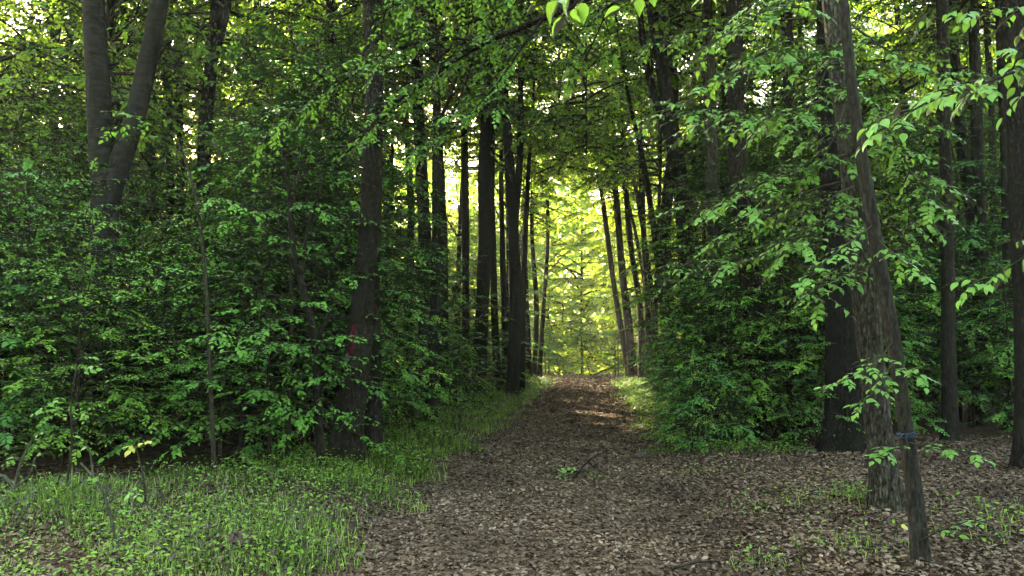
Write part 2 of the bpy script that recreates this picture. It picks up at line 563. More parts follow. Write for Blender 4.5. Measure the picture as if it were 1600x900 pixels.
gx = np.unique(np.concatenate([np.linspace(-400, -30, 14), np.linspace(-30, -9, 30), np.linspace(-9, 12, 106), np.linspace(12, 34, 30), np.linspace(34, 400, 14)]))
gy = np.unique(np.concatenate([np.linspace(-300, -10, 12), np.linspace(-10, 3, 14), np.linspace(3, 24, 106), np.linspace(24, 64, 60), np.linspace(64, 600, 24)]))
X, Y = np.meshgrid(gx, gy)
Z = land(X, Y)
nxg, nyg = len(gx), len(gy)
ii = np.arange(nyg - 1)[:, None] * nxg; jj = np.arange(nxg - 1)[None]
gf = np.stack([ii + jj, ii + jj + 1, ii + nxg + jj + 1, ii + nxg + jj], -1).reshape(-1, 4)
ground = link('ground', mesh_of('ground', np.stack([X, Y, Z], -1).reshape(-1, 3), gf, M_SOIL, smooth=True))
tag(ground, 'brown forest floor under the trees', 'ground', kind='structure')

yy = np.linspace(-6, 50, 260)
uu = np.linspace(-1, 1, 13)
PX = path_x(yy)[:, None] + uu[None] * path_hw(yy)[:, None] * (1 + 0.06 * np.sin(yy * 2.7))[:, None]
PY = np.broadcast_to(yy[:, None], PX.shape)
PZ = land(PX, PY) + 0.012 * (1 - np.abs(uu[None]) ** 4) + 0.004
ii = np.arange(len(yy) - 1)[:, None] * 13; jj = np.arange(12)[None]
pf = np.stack([ii + jj, ii + jj + 1, ii + 13 + jj + 1, ii + 13 + jj], -1).reshape(-1, 4)
path = link('path', mesh_of('path', np.stack([PX, PY, PZ], -1).reshape(-1, 3), pf, M_PATH, smooth=True))
tag(path, 'broad leaf-strewn woodland path running to the bright gap', 'path', kind='structure')


# ------------------------------------------------------------------ trunks
def trunk_shape(seed, flare=0.5, ridge=0.05, base_z=0.0, lobes=5):
    r = np.random.default_rng(seed)
    ph = r.uniform(0, 2 * pi, 12)
    def fn(th, pts):
        z = pts[:, 2:3] - base_z
        t = th[None]
        s = 1 + 0.05 * np.sin(2 * t + ph[0] + z * 0.7) + 0.04 * np.sin(3 * t + ph[1] - z * 0.9) + 0.03 * np.sin(z * 2.3 + ph[2])
        s = s + ridge * (np.abs(np.sin(7 * t + ph[3] + 0.8 * np.sin(z * 3 + ph[4]))) + np.abs(np.sin(11 * t + ph[5] + 0.9 * np.sin(z * 4.3 + ph[6]))) - 1.2)
        e = np.exp(-np.maximum(z + 0.05, 0) / 0.24)
        s = s + flare * e * (0.9 + 0.55 * np.cos(lobes * t + ph[7]) + 0.3 * np.cos(3 * t + ph[8]))
        return s
    return fn


def trunk_path(spec, d, H, base=None):
    """spec: rows of photo (px, py, width px) from the foot upwards at forward distance d"""
    rows = []
    for (px, py, w) in spec:
        p = P(px, py, d)
        rows.append([*p, w * 0.5 * d / F])
    rows = np.array(rows)
    g = float(land(rows[0, 0], d))
    rows[0, 2] = g - 0.12
    top = rows[-1].copy()
    dirn = rows[-1, :3] - rows[-2, :3]
    dirn = dirn / np.linalg.norm(dirn)
    if top[2] < H:
        ext = (H - top[2])
        mid = top.copy(); mid[:3] = top[:3] + (dirn * 0.7 + np.array([0, 0, 0.3])) * ext * 0.5; mid[3] = top[3] * 0.62
        end = top.copy(); end[:3] = mid[:3] + (dirn * 0.4 + np.array([0, 0, 0.6])) * ext * 0.5; end[3] = top[3] * 0.18
        rows = np.vstack([rows, mid, end])
    return rows, g


# ------------------------------------------------------------------ pools of crowns, saplings and thin trunks
def make_crown(seed, height, radius, n_branch, leaf, K, step, tl, low=0.0, mat=None, shape=1.0):
    fo = Foliage(seed)
    rng = fo.rng
    for k in range(n_branch):
        u = low + (1 - low) * (k + rng.random()) / n_branch
        r = radius * (0.35 + 0.65 * sin(pi * min(1, (0.15 + 0.8 * u))) ** shape) * rng.uniform(0.6, 1.15)
        fo.branch((0, 0, u * height * 0.9), k * 2.4 + rng.normal(0, 0.4), 0.75 * u + rng.normal(0.15, 0.25), r, 0.05 * (1.1 - u), 0.7, tl, step, 0.22, 5, 0.3, sub=3)
    for k in range(5):
        fo.branch((0, 0, height * 0.85), k * 1.3, 1.0, height * 0.2, 0.02, 0.5, tl, step, 0.1, 4)
    fo.wood.tube(np.array([[0, 0, -0.1], [0.05, 0.03, height * 0.5], [0, 0, height * 0.95]]), [0.03, 0.022, 0.008], 6)
    wood = fo.wood_mesh('crown_branch', M_TWIG, 0)
    leaves = fo.leaf_mesh('crown_leaves', K, leaf, T_FAR, mat or M_LEAF_FAR, flat=0.35, droop=0.3)
    return leaves, wood


CROWNS = [make_crown(100 + i, 8.5, 3.1, 44, 0.115, 9, 0.135, 0.55) for i in range(4)]


def make_sapling(seed, height, radius, n_branch, leaf, K, T, mat, step=0.13, tl=0.42, low=0.12, stems=1, lean=0.1):
    fo = Foliage(seed)
    rng = fo.rng
    for s in range(stems):
        a = rng.uniform(0, 2 * pi)
        ln = rng.uniform(0.3, 1.0) * lean * height
        h = height * (1 if s == 0 else rng.uniform(0.6, 0.95))
        b = np.array([cos(a), sin(a), 0]) * (0.0 if stems == 1 else 0.12)
        ctrl = np.array([b - [0, 0, 0.15], b + [cos(a) * ln * 0.2, sin(a) * ln * 0.2, h * 0.35], b + [cos(a + 0.6) * ln * 0.6, sin(a + 0.6) * ln * 0.6, h * 0.7],
                         b + [cos(a) * ln, sin(a) * ln, h]])
        pts = smooth_path(ctrl, 12)
        r0 = 0.012 + 0.0055 * h
        fo.wood.tube(pts, np.linspace(r0, 0.005, 12), 6)
        m = max(6, n_branch // stems)
        for k in range(m):
            u = low + (0.97 - low) * (k + rng.random()) / m
            q = interp_path(pts, u)
            r = radius * (0.5 + 0.6 * sin(pi * min(1, 0.2 + 0.75 * u))) * rng.uniform(0.55, 1.15)
            fo.branch(q, k * 2.4 + rng.normal(0, 0.5), 0.35 * u + rng.normal(0.1, 0.15), r, 0.009, 0.5, tl, step, 0.15, 4, 0.3, sub=1)
        fo.twigs_along(pts[-4:], tl * 0.7, step, 0.0)
    wood = fo.wood_mesh('sapling_stem', M_TWIG, 0.0022)
    leaves = fo.leaf_mesh('sapling_leaves', K, leaf, T, mat, flat=0.16, droop=0.12)
    return leaves, wood


KIND = ((M_LEAF_UNDER, 1.0), (M_LEAF_FRESH, 0.82), (M_LEAF_DEEP, 1.18), (M_LEAF_UNDER, 0.9), (M_LEAF_FRESH, 1.05))
SAP_TALL = [make_sapling(200 + i, 6.6, 1.65, 78, 0.066 * KIND[i][1], 11, T_MID, KIND[i][0], stems=1, low=0.12, lean=0.12, step=0.09 * KIND[i][1]) for i in range(5)]
SAP_MID = [make_sapling(220 + i, 3.6, 1.4, 60, 0.064 * KIND[i][1], 11, T_MID, KIND[i][0], stems=2, low=0.22, step=0.11 * KIND[i][1]) for i in range(5)]
SAP_LOW = [make_sapling(240 + i, 1.5, 0.85, 40, 0.060 * KIND[i][1], 8, T_MID, KIND[i][0], stems=3, low=0.05, tl=0.34, step=0.11) for i in range(5)]


def make_thin_trunk(seed, H, r, lean):
    rng = np.random.default_rng(seed)
    n = 5
    c = [[0, 0, -0.15]]
    a = rng.uniform(0, 2 * pi)
    for i in range(1, n):
        z = H * i / (n - 1)
        c.append([cos(a) * lean * z + rng.normal(0, 0.09), sin(a) * lean * z + rng.normal(0, 0.09), z])
    w = Wood()
    pts = smooth_path(c, 26)
    w.tube(pts, r * np.linspace(1, 0.22, 26) ** 0.8, 10, trunk_shape(seed, 0.45, 0.03))
    for k in range(rng.integers(1, 4)):
        q = interp_path(pts, rng.uniform(0.35, 0.7))
        az = rng.uniform(0, 2 * pi)
        e = q + np.array([cos(az) * 1.4, sin(az) * 1.4, 2.4]); m = q + np.array([cos(az) * 0.8, sin(az) * 0.8, 1.0])
        w.tube(smooth_path([q, m, e], 8), np.linspace(r * 0.4, 0.01, 8), 6)
    return w.mesh('thin_trunk', M_BARK), pts


TRUNKS = [make_thin_trunk(300 + i, 13.0, 0.145, 0.02 + 0.012 * (i % 4)) for i in range(7)]

# ------------------------------------------------------------------ keep the sun lanes open
SUN_SPOTS = [P(995, 612, 29) * [1, 1, 0], np.array([2.9, 33.0, 0.0]), np.array([3.6, 36.5, 0.0]), np.array([2.2, 24.0, 0.0]), np.array([1.4, 19.5, 0.0])]


def in_sun_lane(c, r):
    for sp in SUN_SPOTS:
        for dz in (-2.5, 0, 2.5):
            v = c + [0, 0, dz] - sp
            t = v @ SUN_DIR
            if t > 0 and np.linalg.norm(v - SUN_DIR * t) < r:
                return True
    return False


def add_crown(parent, x, y, z, idx, rz, sc, mat=None):
    lv, wd = CROWNS[idx % len(CROWNS)]
    c = link('crown', lv, parent, (x, y, z), rz, sc)
    if mat:
        c.material_slots[0].link = 'OBJECT'; c.material_slots[0].material = mat
    link('branch', wd, c)
    return c


# ------------------------------------------------------------------ trees one can pick out in the photograph
TREES = []      # footprint of every tree for spacing


def picked_tree(label, d, spec, H=13.0, mat=M_BARK, forks=(), crown=True, sides=14, ridge=0.03, seed=0, flare=0.45, csc=1.0, group=None, rings=40, cz=None, extra=()):
    rows, g = trunk_path(spec, d, H)
    root = link('tree', None, None, (rows[0, 0], d, g))
    inv = np.array([rows[0, 0], d, g])
    w = Wood()
    pr = smooth_path(rows, rings)
    pr[:, 3] *= 0.84
    w.tube(pr[:, :3] - inv, np.maximum(pr[:, 3], 0.01), sides, trunk_shape(seed, flare, ridge, 0.0))
    for (fspec) in forks:
        fr = []
        for (px, py, wd) in fspec:
            fr.append([*P(px, py, d), wd * 0.5 * d / F])
        fr = np.array(fr)
        dirn = norm(fr[-1, :3] - fr[-2, :3])
        if fr[-1, 2] < H * 0.9 and fspec[-1][2] > 8:
            ext = H * 0.9 - fr[-1, 2]
            e = fr[-1].copy(); e[:3] = e[:3] + (dirn * 0.6 + np.array([0, 0, 0.4])) * ext; e[3] *= 0.25
            fr = np.vstack([fr, e])
        pf_ = smooth_path(fr, 24)
        w.tube(pf_[:, :3] - inv, np.maximum(pf_[:, 3] * 0.84, 0.006), max(8, sides - 4), trunk_shape(seed + 7, 0.0, ridge, -5))
    link('trunk', w.mesh('trunk', mat), root)
    if crown:
        top = interp_path(pr[:, :3], 0.62) if cz is None else np.array([pr[-1, 0], pr[-1, 1], cz])
        if not in_sun_lane(np.array([top[0], top[1], top[2] + 4]), 1.6):
            add_crown(root, *(top - inv), seed, seed * 1.7, csc)
    tag(root, label, 'tree', group)
    TREES.append((rows[0, 0], d))
    root['d'] = d
    return root, inv, pr


# left of the path
t_fork, _, _ = picked_tree('big forked tree with banded grey bark at upper left, two stout stems', 13.0,
            [(172, 690, 52), (168, 480, 48), (164, 330, 46), (158, 230, 42), (152, 120, 40), (146, 0, 39)], 15, M_BARK_BAND,
            forks=[[(168, 320, 40), (188, 255, 40), (212, 180, 37), (232, 90, 36), (250, -10, 34)]], sides=22, ridge=0.01, seed=1, rings=60)
t_mark, mark_inv, mark_pr = picked_tree('thick leaning tree with red paint mark on its trunk left of the path', 9.9,
            [(536, 738, 54), (547, 640, 50), (560, 540, 47), (570, 430, 41), (578, 340, 38), (583, 200, 34), (582, 80, 32), (580, -20, 31)], 14, M_BARK,
            forks=[], sides=40, ridge=0.045, seed=2, rings=110, flare=0.55)
t_twin, _, _ = picked_tree('dark trunk pressed close behind the tree with the red mark', 10.6,
            [(582, 712, 32), (583, 600, 28), (582, 480, 27), (586, 360, 24), (590, 250, 20), (592, 100, 16), (590, -20, 14)], 12, M_BARK, sides=20, seed=3, rings=60)
picked_tree('straight trunk next right of the red-marked tree', 19.0, [(660, 648, 28), (664, 500, 25), (663, 350, 24), (655, 200, 22), (650, 60, 20)], 14, seed=4)
picked_tree('second straight trunk right of the red-marked tree', 21.5, [(694, 632, 22), (692, 480, 20), (690, 350, 19), (684, 200, 18), (676, 60, 16)], 14, seed=5)
picked_tree('slender trunk in the row left of path, just left of its thickest trunk', 25.0, [(727, 621, 15), (728, 480, 14), (727, 330, 14), (724, 150, 12), (720, 40, 11)], 14, seed=6)
picked_tree('thickest trunk of the row beside the path, forking high up', 23.5, [(748, 626, 30), (753, 500, 25), (757, 380, 24), (757, 250, 22), (764, 110, 20), (768, 20, 18)], 15,
            forks=[[(757, 240, 16), (775, 160, 14), (782, 60, 12)]], seed=7, sides=18)
picked_tree('thin dark stem just right of the thickest trunk in the row', 26.0, [(779, 618, 15), (774, 520, 14), (771, 420, 13), (768, 300, 12), (770, 150, 10)], 13, seed=8)
picked_tree('slim stem tucked between two thicker trunks left of the path', 27.5, [(789, 614, 12), (788, 500, 11), (785, 380, 10), (783, 250, 9), (790, 120, 8)], 13, seed=9)
picked_tree('last stout trunk of the row, standing at the left path edge', 23.8, [(800, 624, 24), (805, 500, 22), (803, 380, 21), (796, 260, 19), (788, 140, 16), (780, 20, 14)], 15,
            forks=[[(803, 370, 13), (812, 250, 12), (814, 120, 11), (816, 20, 10)]], seed=10, sides=18)
picked_tree('slim trunk behind the path-edge tree, near the bright gap on the left', 36, [(826, 583, 14), (822, 480, 12), (820, 380, 11), (822, 250, 9)], 13, seed=11)
picked_tree('thin leaning sapling trunk at the left rim of the bright gap', 38, [(842, 582, 9), (850, 470, 8), (856, 360, 7), (852, 240, 6)], 11, seed=12, crown=False)
picked_tree('thin dark trunk at far end of the row, left of the bright gap', 37, [(834, 582, 10), (838, 480, 9), (831, 360, 8), (835, 240, 7)], 12, seed=13)
picked_tree('mid-size kinked trunk at upper left, right of the big forked tree', 17.5, [(312, 640, 28), (316, 440, 26), (320, 230, 26), (326, 140, 25), (334, 60, 24), (340, -10, 22)], 14,
            forks=[[(330, 110, 14), (350, 40, 13), (360, -20, 12)]], seed=14)
picked_tree('slim dark trunk between the forked tree and the kinked trunk', 21, [(268, 625, 18), (266, 400, 16), (264, 190, 15), (258, 60, 14), (252, -10, 13)], 14, seed=15)
picked_tree('thin trunk touching the slim one beside the big forked tree', 23, [(288, 618, 13), (284, 400, 13), (281, 200, 13), (276, 60, 11)], 14, seed=16)
picked_tree('slim trunk in the far upper left corner with a forked top', 22, [(86, 622, 20), (86, 400, 18), (84, 200, 17), (82, 60, 16), (78, -10, 14)], 14, forks=[[(84, 110, 9), (92, 40, 8), (94, -20, 8)]], seed=17)
picked_tree('thin trunk left of the big forked stems, bent near its top', 24, [(104, 617, 12), (106, 300, 11), (106, 100, 10), (112, 30, 10), (120, -20, 9)], 14, seed=18)
picked_tree('thin trunk seen above the thicket between kinked and red-marked trees', 20, [(398, 628, 16), (400, 400, 14), (402, 200, 12), (398, 60, 11), (402, -10, 10)], 13, seed=19)
picked_tree('trunk half hidden by leaves left of the red-marked tree', 16, [(538, 650, 22), (536, 400, 20), (532, 320, 19), (520, 120, 16), (515, 0, 14)], 13, seed=20)
picked_tree('thin trunk half hidden between red-marked tree and the row', 22, [(640, 628, 14), (641, 450, 13), (642, 330, 13), (636, 200, 11)], 13, seed=21)
# right of the path
Q1, _, _ = picked_tree('slender tree leaning out over the path end from its right', 38, [(987, 593, 16), (972, 520, 12), (957, 430, 10), (944, 330, 9), (934, 240, 8), (922, 120, 7)], 14, seed=22)
picked_tree('sturdiest trunk of the clump at the right path end', 37, [(990, 594, 20), (982, 510, 16), (972, 420, 13), (962, 300, 12), (950, 150, 10)], 14, seed=23)
picked_tree('upright slim trunk in the clump right of the path end', 35, [(1003, 592, 13), (1000, 480, 12), (985, 380, 11), (975, 250, 10), (970, 100, 9)], 14, seed=24)
picked_tree('thin trunk at the right side of the clump by path end', 33, [(1014, 590, 12), (1012, 480, 11), (1005, 350, 11), (1000, 200, 10)], 14, seed=25)
picked_tree('dark leaning trunk right of the bright gap, half screened by leaves', 17, [(1085, 650, 34), (1080, 500, 32), (1070, 370, 31), (1062, 280, 29), (1044, 170, 26), (1030, 70, 24), (1015, -10, 20)], 14,
            forks=[[(1060, 270, 20), (1040, 200, 16), (1012, 110, 13), (1000, 20, 11)]], seed=26, sides=18)
picked_tree('second dark trunk behind the leaning one right of the gap', 20, [(1050, 630, 24), (1045, 480, 22), (1040, 350, 20), (1052, 200, 18), (1050, 50, 16)], 14, seed=27)
picked_tree('pale grey straight trunk right of the dark leaning one', 15, [(1122, 668, 28), (1120, 480, 27), (1116, 330, 25), (1112, 230, 24), (1108, 100, 22), (1104, -10, 20)], 14, M_BARK_GREY, seed=28, sides=20)
picked_tree('broad brownish trunk standing right of the pale grey one', 12.8, [(1192, 640, 40), (1183, 540, 38), (1172, 440, 36), (1160, 330, 35), (1152, 250, 34), (1150, 140, 32), (1146, 20, 30)], 14, seed=29, sides=24, ridge=0.04, rings=60)
picked_tree('massive dark trunk behind the slanting pair on the right', 11.0, [(1316, 718, 62), (1316, 600, 56), (1313, 480, 52), (1307, 360, 45), (1296, 240, 40), (1290, 120, 34), (1288, 0, 30)], 15, M_BARK_BLACK,
            seed=30, sides=36, ridge=0.045, rings=90, flare=0.65)
t_main, main_inv, main_pr = picked_tree('slanting grey-barked tree in front at right with flared foot', 7.0,
            [(1390, 818, 54), (1381, 740, 48), (1370, 640, 47), (1359, 530, 45), (1348, 420, 46), (1336, 320, 40), (1322, 210, 34), (1310, 120, 31), (1300, 30, 29), (1292, -60, 27)], 11, M_BARK_GREY,
            seed=31, sides=56, ridge=0.03, rings=150, flare=0.5, cz=7.0, csc=0.8)
t_small, small_inv, small_pr = picked_tree('thin leaning young tree in front at right, tied with blue string', 5.4,
            [(1442, 895, 30), (1432, 800, 27), (1424, 735, 27), (1412, 650, 25), (1400, 560, 25), (1388, 490, 24), (1376, 420, 23), (1364, 350, 22), (1347, 250, 21), (1333, 150, 20), (1320, 20, 18), (1314, -60, 15)], 6.8, M_BARK_YOUNG,
            seed=32, sides=28, ridge=0.02, rings=90, crown=False, flare=0.28)
picked_tree('straight dark trunk standing alone right of the slanting pair', 12.0, [(1484, 702, 26), (1482, 560, 24), (1481, 420, 24), (1479, 300, 22), (1476, 180, 21), (1472, 40, 19)], 14, seed=33, sides=20, ridge=0.035, rings=60)
picked_tree('dark trunk in the right-hand group, nearest the lone straight one', 16, [(1536, 662, 26), (1532, 500, 24), (1520, 340, 22), (1504, 230, 20), (1494, 120, 18), (1486, 0, 16)], 14, seed=34)
picked_tree('middle trunk of the upright group near the right picture edge', 15, [(1530, 668, 26), (1534, 450, 24), (1532, 330, 23), (1526, 200, 21), (1522, 60, 19)], 14, seed=35)
picked_tree('slim trunk of the group near the right picture edge', 18, [(1556, 645, 16), (1556, 400, 14), (1552, 280, 13), (1548, 150, 12), (1540, 0, 10)], 14, seed=36)
picked_tree('heavy dark trunk cut by the right picture edge', 9.5, [(1612, 740, 52), (1606, 520, 48), (1600, 350, 46), (1594, 180, 44), (1586, 0, 42)], 15, seed=37, sides=32, ridge=0.045, rings=80)
picked_tree('thin trunk just left of the heavy one at the right edge', 14, [(1578, 676, 22), (1576, 450, 20), (1572, 280, 18), (1566, 120, 16)], 14, seed=38)
picked_tree('trunk seen through leaves left of the massive dark one', 14.5, [(1262, 672, 32), (1258, 480, 28), (1250, 340, 26), (1236, 200, 22), (1230, 60, 20)], 14, seed=39, sides=18)
picked_tree('slim dark trunk between the pale grey trunk and the broad brown one', 19, [(1136, 632, 16), (1134, 400, 14), (1136, 250, 13), (1130, 90, 12)], 14, seed=40)
picked_tree('fine pole of a tree behind the lone straight trunk at right', 20, [(1444, 636, 14), (1440, 450, 12), (1424, 300, 11), (1410, 150, 10)], 13, seed=41)

def zone(x, y):
    """which landmark of the picture a background plant stands by"""
    px = 800 + F * x / y
    if x < path_x(y):
        w_ = ('near the left picture edge' if px < 110 else 'below the big forked tree' if px < 290 else
              'left of the red-marked tree' if px < 530 else 'between red-marked tree and path')
    else:
        w_ = ('close beside the path' if px < 1100 else 'left of the massive dark trunk' if px < 1290 else
              'behind the slanting pair' if px < 1500 else 'near the right picture edge')
    return w_ + (', in front' if y < 13 else ', further back' if y < 22 else ', far back')


# ------------------------------------------------------------------ background trees in the wood, too alike to tell apart
def free(x, y, r):
    return all((x - a) ** 2 + (y - b) ** 2 > r * r for a, b in TREES)


def visible_half(y):
    return y * 800 / F


rng = np.random.default_rng(5)
BGN = 0
for side, want in ((-1, 42), (1, 30)):
    n = tries = 0
    while n < want and tries < 4000:
        tries += 1
        y = 15 + 24 * rng.random() ** 0.8
        lim = visible_half(y) + 1.5
        edge = path_x(y) + side * (2.6 if y < 40 else 3.2)
        x = edge + side * rng.random() * max(1.0, (lim - abs(edge)) if side * edge > 0 else lim + abs(edge))
        if not free(x, y, 1.7 + 0.02 * y):
            continue
        TREES.append((x, y)); n += 1
        g = float(land(x, y))
        k = BGN % len(TRUNKS); BGN += 1
        sc = rng.uniform(0.75, 1.2); rz = rng.uniform(0, 2 * pi)
        root = link('tree', None, None, (x, y, g), rz, None)
        thick = rng.uniform(0.65, 1.15)
        tm, tp = TRUNKS[k]
        link('trunk', tm, root, (0, 0, 0), 0, (thick, thick, sc))
        u_ = rng.uniform(0.16, 0.46)
        c = interp_path(tp, u_ if abs(x - path_x(y)) > 5.5 else 0.58)
        cx_, cy_ = x + c[0] * cos(rz) - c[1] * sin(rz), y + c[0] * sin(rz) + c[1] * cos(rz)
        if not in_sun_lane(np.array([cx_, cy_, g + c[2] * sc + 4]), 2.3):
            add_crown(root, c[0] * thick, c[1] * thick, c[2] * sc, BGN, rng.uniform(0, 6), rng.uniform(0.8, 1.15))
        if y > 29 and BGN % 2 and not in_sun_lane(np.array([cx_, cy_, g + c[2] * sc + 10]), 2.6):
            add_crown(root, c[0] * thick, c[1] * thick, c[2] * sc + 5.5, BGN + 1, rng.uniform(0, 6), rng.uniform(0.95, 1.2))
        where = 'left' if side < 0 else 'right'
        tag(root, 'slim dark tree deep in the wood ' + zone(x, y), 'tree', f'background trees {where} of the path, ' + zone(x, y))

# ------------------------------------------------------------------ understorey saplings and shrubs
def place_sapling(pool, k, x, y, sc, rz, label, group, name='sapling', cat='sapling', lean=(0, 0), force=False):
    if y < 40 and x > path_x(y):
        rad = 1.65 if pool is SAP_TALL else (1.4 if pool is SAP_MID else 0.8)
        xm = (0.172 if y < 19 else 0.150) * y + 0.12 + rad * 0.9 * sc
        if xm - x > 1.0 and pool is not SAP_LOW:
            return None
        x = max(x, xm)
    lv, wd = pool[k % len(pool)]
    g = float(land(x, y))
    if pool is SAP_TALL and y < 44 and not force and in_sun_lane(np.array([x, y, 4.2]), 1.4):
        pool = SAP_MID; lv, wd = pool[k % len(pool)]
    root = link(name, None, None, (x, y, g), rz, sc)
    root.rotation_euler = (lean[0], lean[1], rz)
    link('stem', wd, root)
    link('crown', lv, root)
    if ' of the path' in label and 'sunlit' not in label:
        z_ = zone(x, y)
        label = label.split(' in the ')[0] + ' in the undergrowth ' + z_
        group = group + ', ' + z_
    tag(root, label, cat, group)
    return root


rng = np.random.default_rng(21)
LBL_TL = ('tall leafy sapling in the dense thicket left of the path', 'tall saplings of the left thicket')
ORD = ('first', 'second', 'third', 'fourth', 'fifth', 'sixth', 'seventh')
LBL_SL = ('bushy green shrub in the dense thicket left of the path', 'shrubs of the left thicket')
LBL_TR = ('tall leafy sapling in the undergrowth right of the path', 'tall saplings right of the path')
LBL_SR = ('bushy green shrub in the undergrowth right of the path', 'shrubs right of the path')
k = 0
# left thicket: front edge about 10 m off, thinning backwards
for y0, xs, h in ((9.3, np.arange(-7.4, -3.2, 0.95), 'm'), (10.3, np.arange(-8.4, -3.0, 1.15), 'm'), (11.5, np.arange(-9.4, -2.6, 1.0), 'm'), (12.6, np.arange(-10.4, -2.4, 1.3), 'm'),
                  (14.5, np.arange(-11.5, -2.2, 1.35), 'm'), (16.5, np.arange(-12.5, -1.8, 1.6), 't'), (21.5, np.arange(-15, -1.6, 2.2), 'm'), (26, np.arange(-17, -1.0, 2.6), 't'), (33, np.arange(-21, -0.6, 3.0), 't')):
    for x0 in xs:
        x = x0 + rng.normal(0, 0.3); y = y0 + rng.normal(0, 0.4)
        k += 1
        if h == 't':
            place_sapling(SAP_TALL, k, x, y, rng.uniform(0.85, 1.15), rng.uniform(0, 6), *LBL_TL)
        else:
            lab = LBL_SL
            if y0 < 9.5:
                q_ = int(round((x0 - xs[0]) / (xs[1] - xs[0])))
                lab = (f'shrub at the front edge of the left thicket, {ORD[q_]} from the picture edge', 'front shrubs of the left thicket')
            px_ = 800 + F * x / y
            s_ = rng.uniform(0.8, 1.2) * (0.72 if 95 < px_ < 250 and y < 14 else 1.0)
            place_sapling(SAP_MID, k, x, y, s_, rng.uniform(0, 6), *lab, name='shrub', cat='shrub')
for (px_, d_, s_) in ((385, 11.6, 0.85), (440, 12.0, 1.05), (500, 11.2, 0.95), (545, 13.0, 1.1), (20, 13.5, 0.9), (606, 15.5, 0.75)):
    k += 1
    place_sapling(SAP_TALL, k, (px_ - 800) / F * d_, d_, s_, rng.uniform(0, 6), *LBL_TL)
for (px_, d_, s_) in ((1110, 17.5, 0.8), (1190, 14.5, 0.75), (1235, 12.8, 0.8), (1275, 12.2, 0.8), (1120, 21.0, 1.4), (1240, 16, 1.3)):
    k += 1
    place_sapling(SAP_TALL, k, (px_ - 800) / F * d_, d_, s_, rng.uniform(0, 6), *LBL_TR)
for (px_, d_, s_) in ((632, 26, 0.9), (676, 28, 1.0), (708, 30, 1.05), (738, 32, 1.1), (766, 34, 1.1), (790, 36, 1.1), (650, 34, 1.2), (700, 36, 1.25), (815, 41, 1.0)):
    k += 1
    place_sapling(SAP_TALL, k, (px_ - 800) / F * d_, d_, s_, rng.uniform(0, 6), *LBL_TL, force=True)
# right undergrowth along the verge and behind
for y0, xs, h in ((11.8, np.arange(2.5, 4.2, 0.8), 'l'), (12.6, np.arange(2.6, 5.0, 0.9), 'm'), (13.2, np.arange(5.8, 10.5, 1.0), 'm'), (14.5, np.arange(3.0, 10.5, 1.15), 'm'), (15.5, np.arange(3.4, 12, 1.9), 't'),
                  (17.0, np.arange(4.1, 12.5, 1.25), 'm'), (20.0, np.arange(5.0, 14, 1.6), 'm'), (21.5, np.arange(6.2, 15, 2.3), 't'), (24.0, np.arange(6.3, 17, 2.4), 'm'), (29, np.arange(8.2, 20, 3.4), 'm')):
    for x in xs:
        x = x + rng.normal(0, 0.28); y = y0 + rng.normal(0, 0.35)
        k += 1
        if h == 't':
            place_sapling(SAP_TALL, k, x, y, rng.uniform(0.85, 1.15), rng.uniform(0, 6), *LBL_TR)
        elif h == 'm':
            place_sapling(SAP_MID, k, x, y, rng.uniform(0.75, 1.1), rng.uniform(0, 6), *LBL_SR, name='shrub', cat='shrub')
        else:
            place_sapling(SAP_LOW, k, x, y, rng.uniform(0.8, 1.2), rng.uniform(0, 6), *LBL_SR, name='shrub', cat='shrub')
# low bushes along both verges and at the sunlit path end
for side, lab in ((-1, LBL_SL), (1, LBL_SR)):
    for y in np.arange(12.5, 43, 2.0):
        x = path_x(y) + side * rng.uniform(2.2, 2.9) + (-0.5 if side < 0 else 0.07 * max(0, y - 14))
        k += 1
        place_sapling(SAP_LOW, k, x, y, rng.uniform(0.6, 1.1), rng.uniform(0, 6), *lab, name='shrub', cat='shrub')
for (x, y, p_, s_) in ((2.2, 47, SAP_MID, 1.0), (3.2, 49, SAP_LOW, 1.2), (4.6, 48, SAP_MID, 1.1), (7.0, 50, SAP_TALL, 1.0), (7.6, 48, SAP_MID, 1.2), (0.6, 48, SAP_MID, 1.2)):
    k += 1
    place_sapling(p_, k, x, y, s_, rng.uniform(0, 6), 'sunlit leafy sapling closing the far end of the path', 'sunlit saplings at the path end')

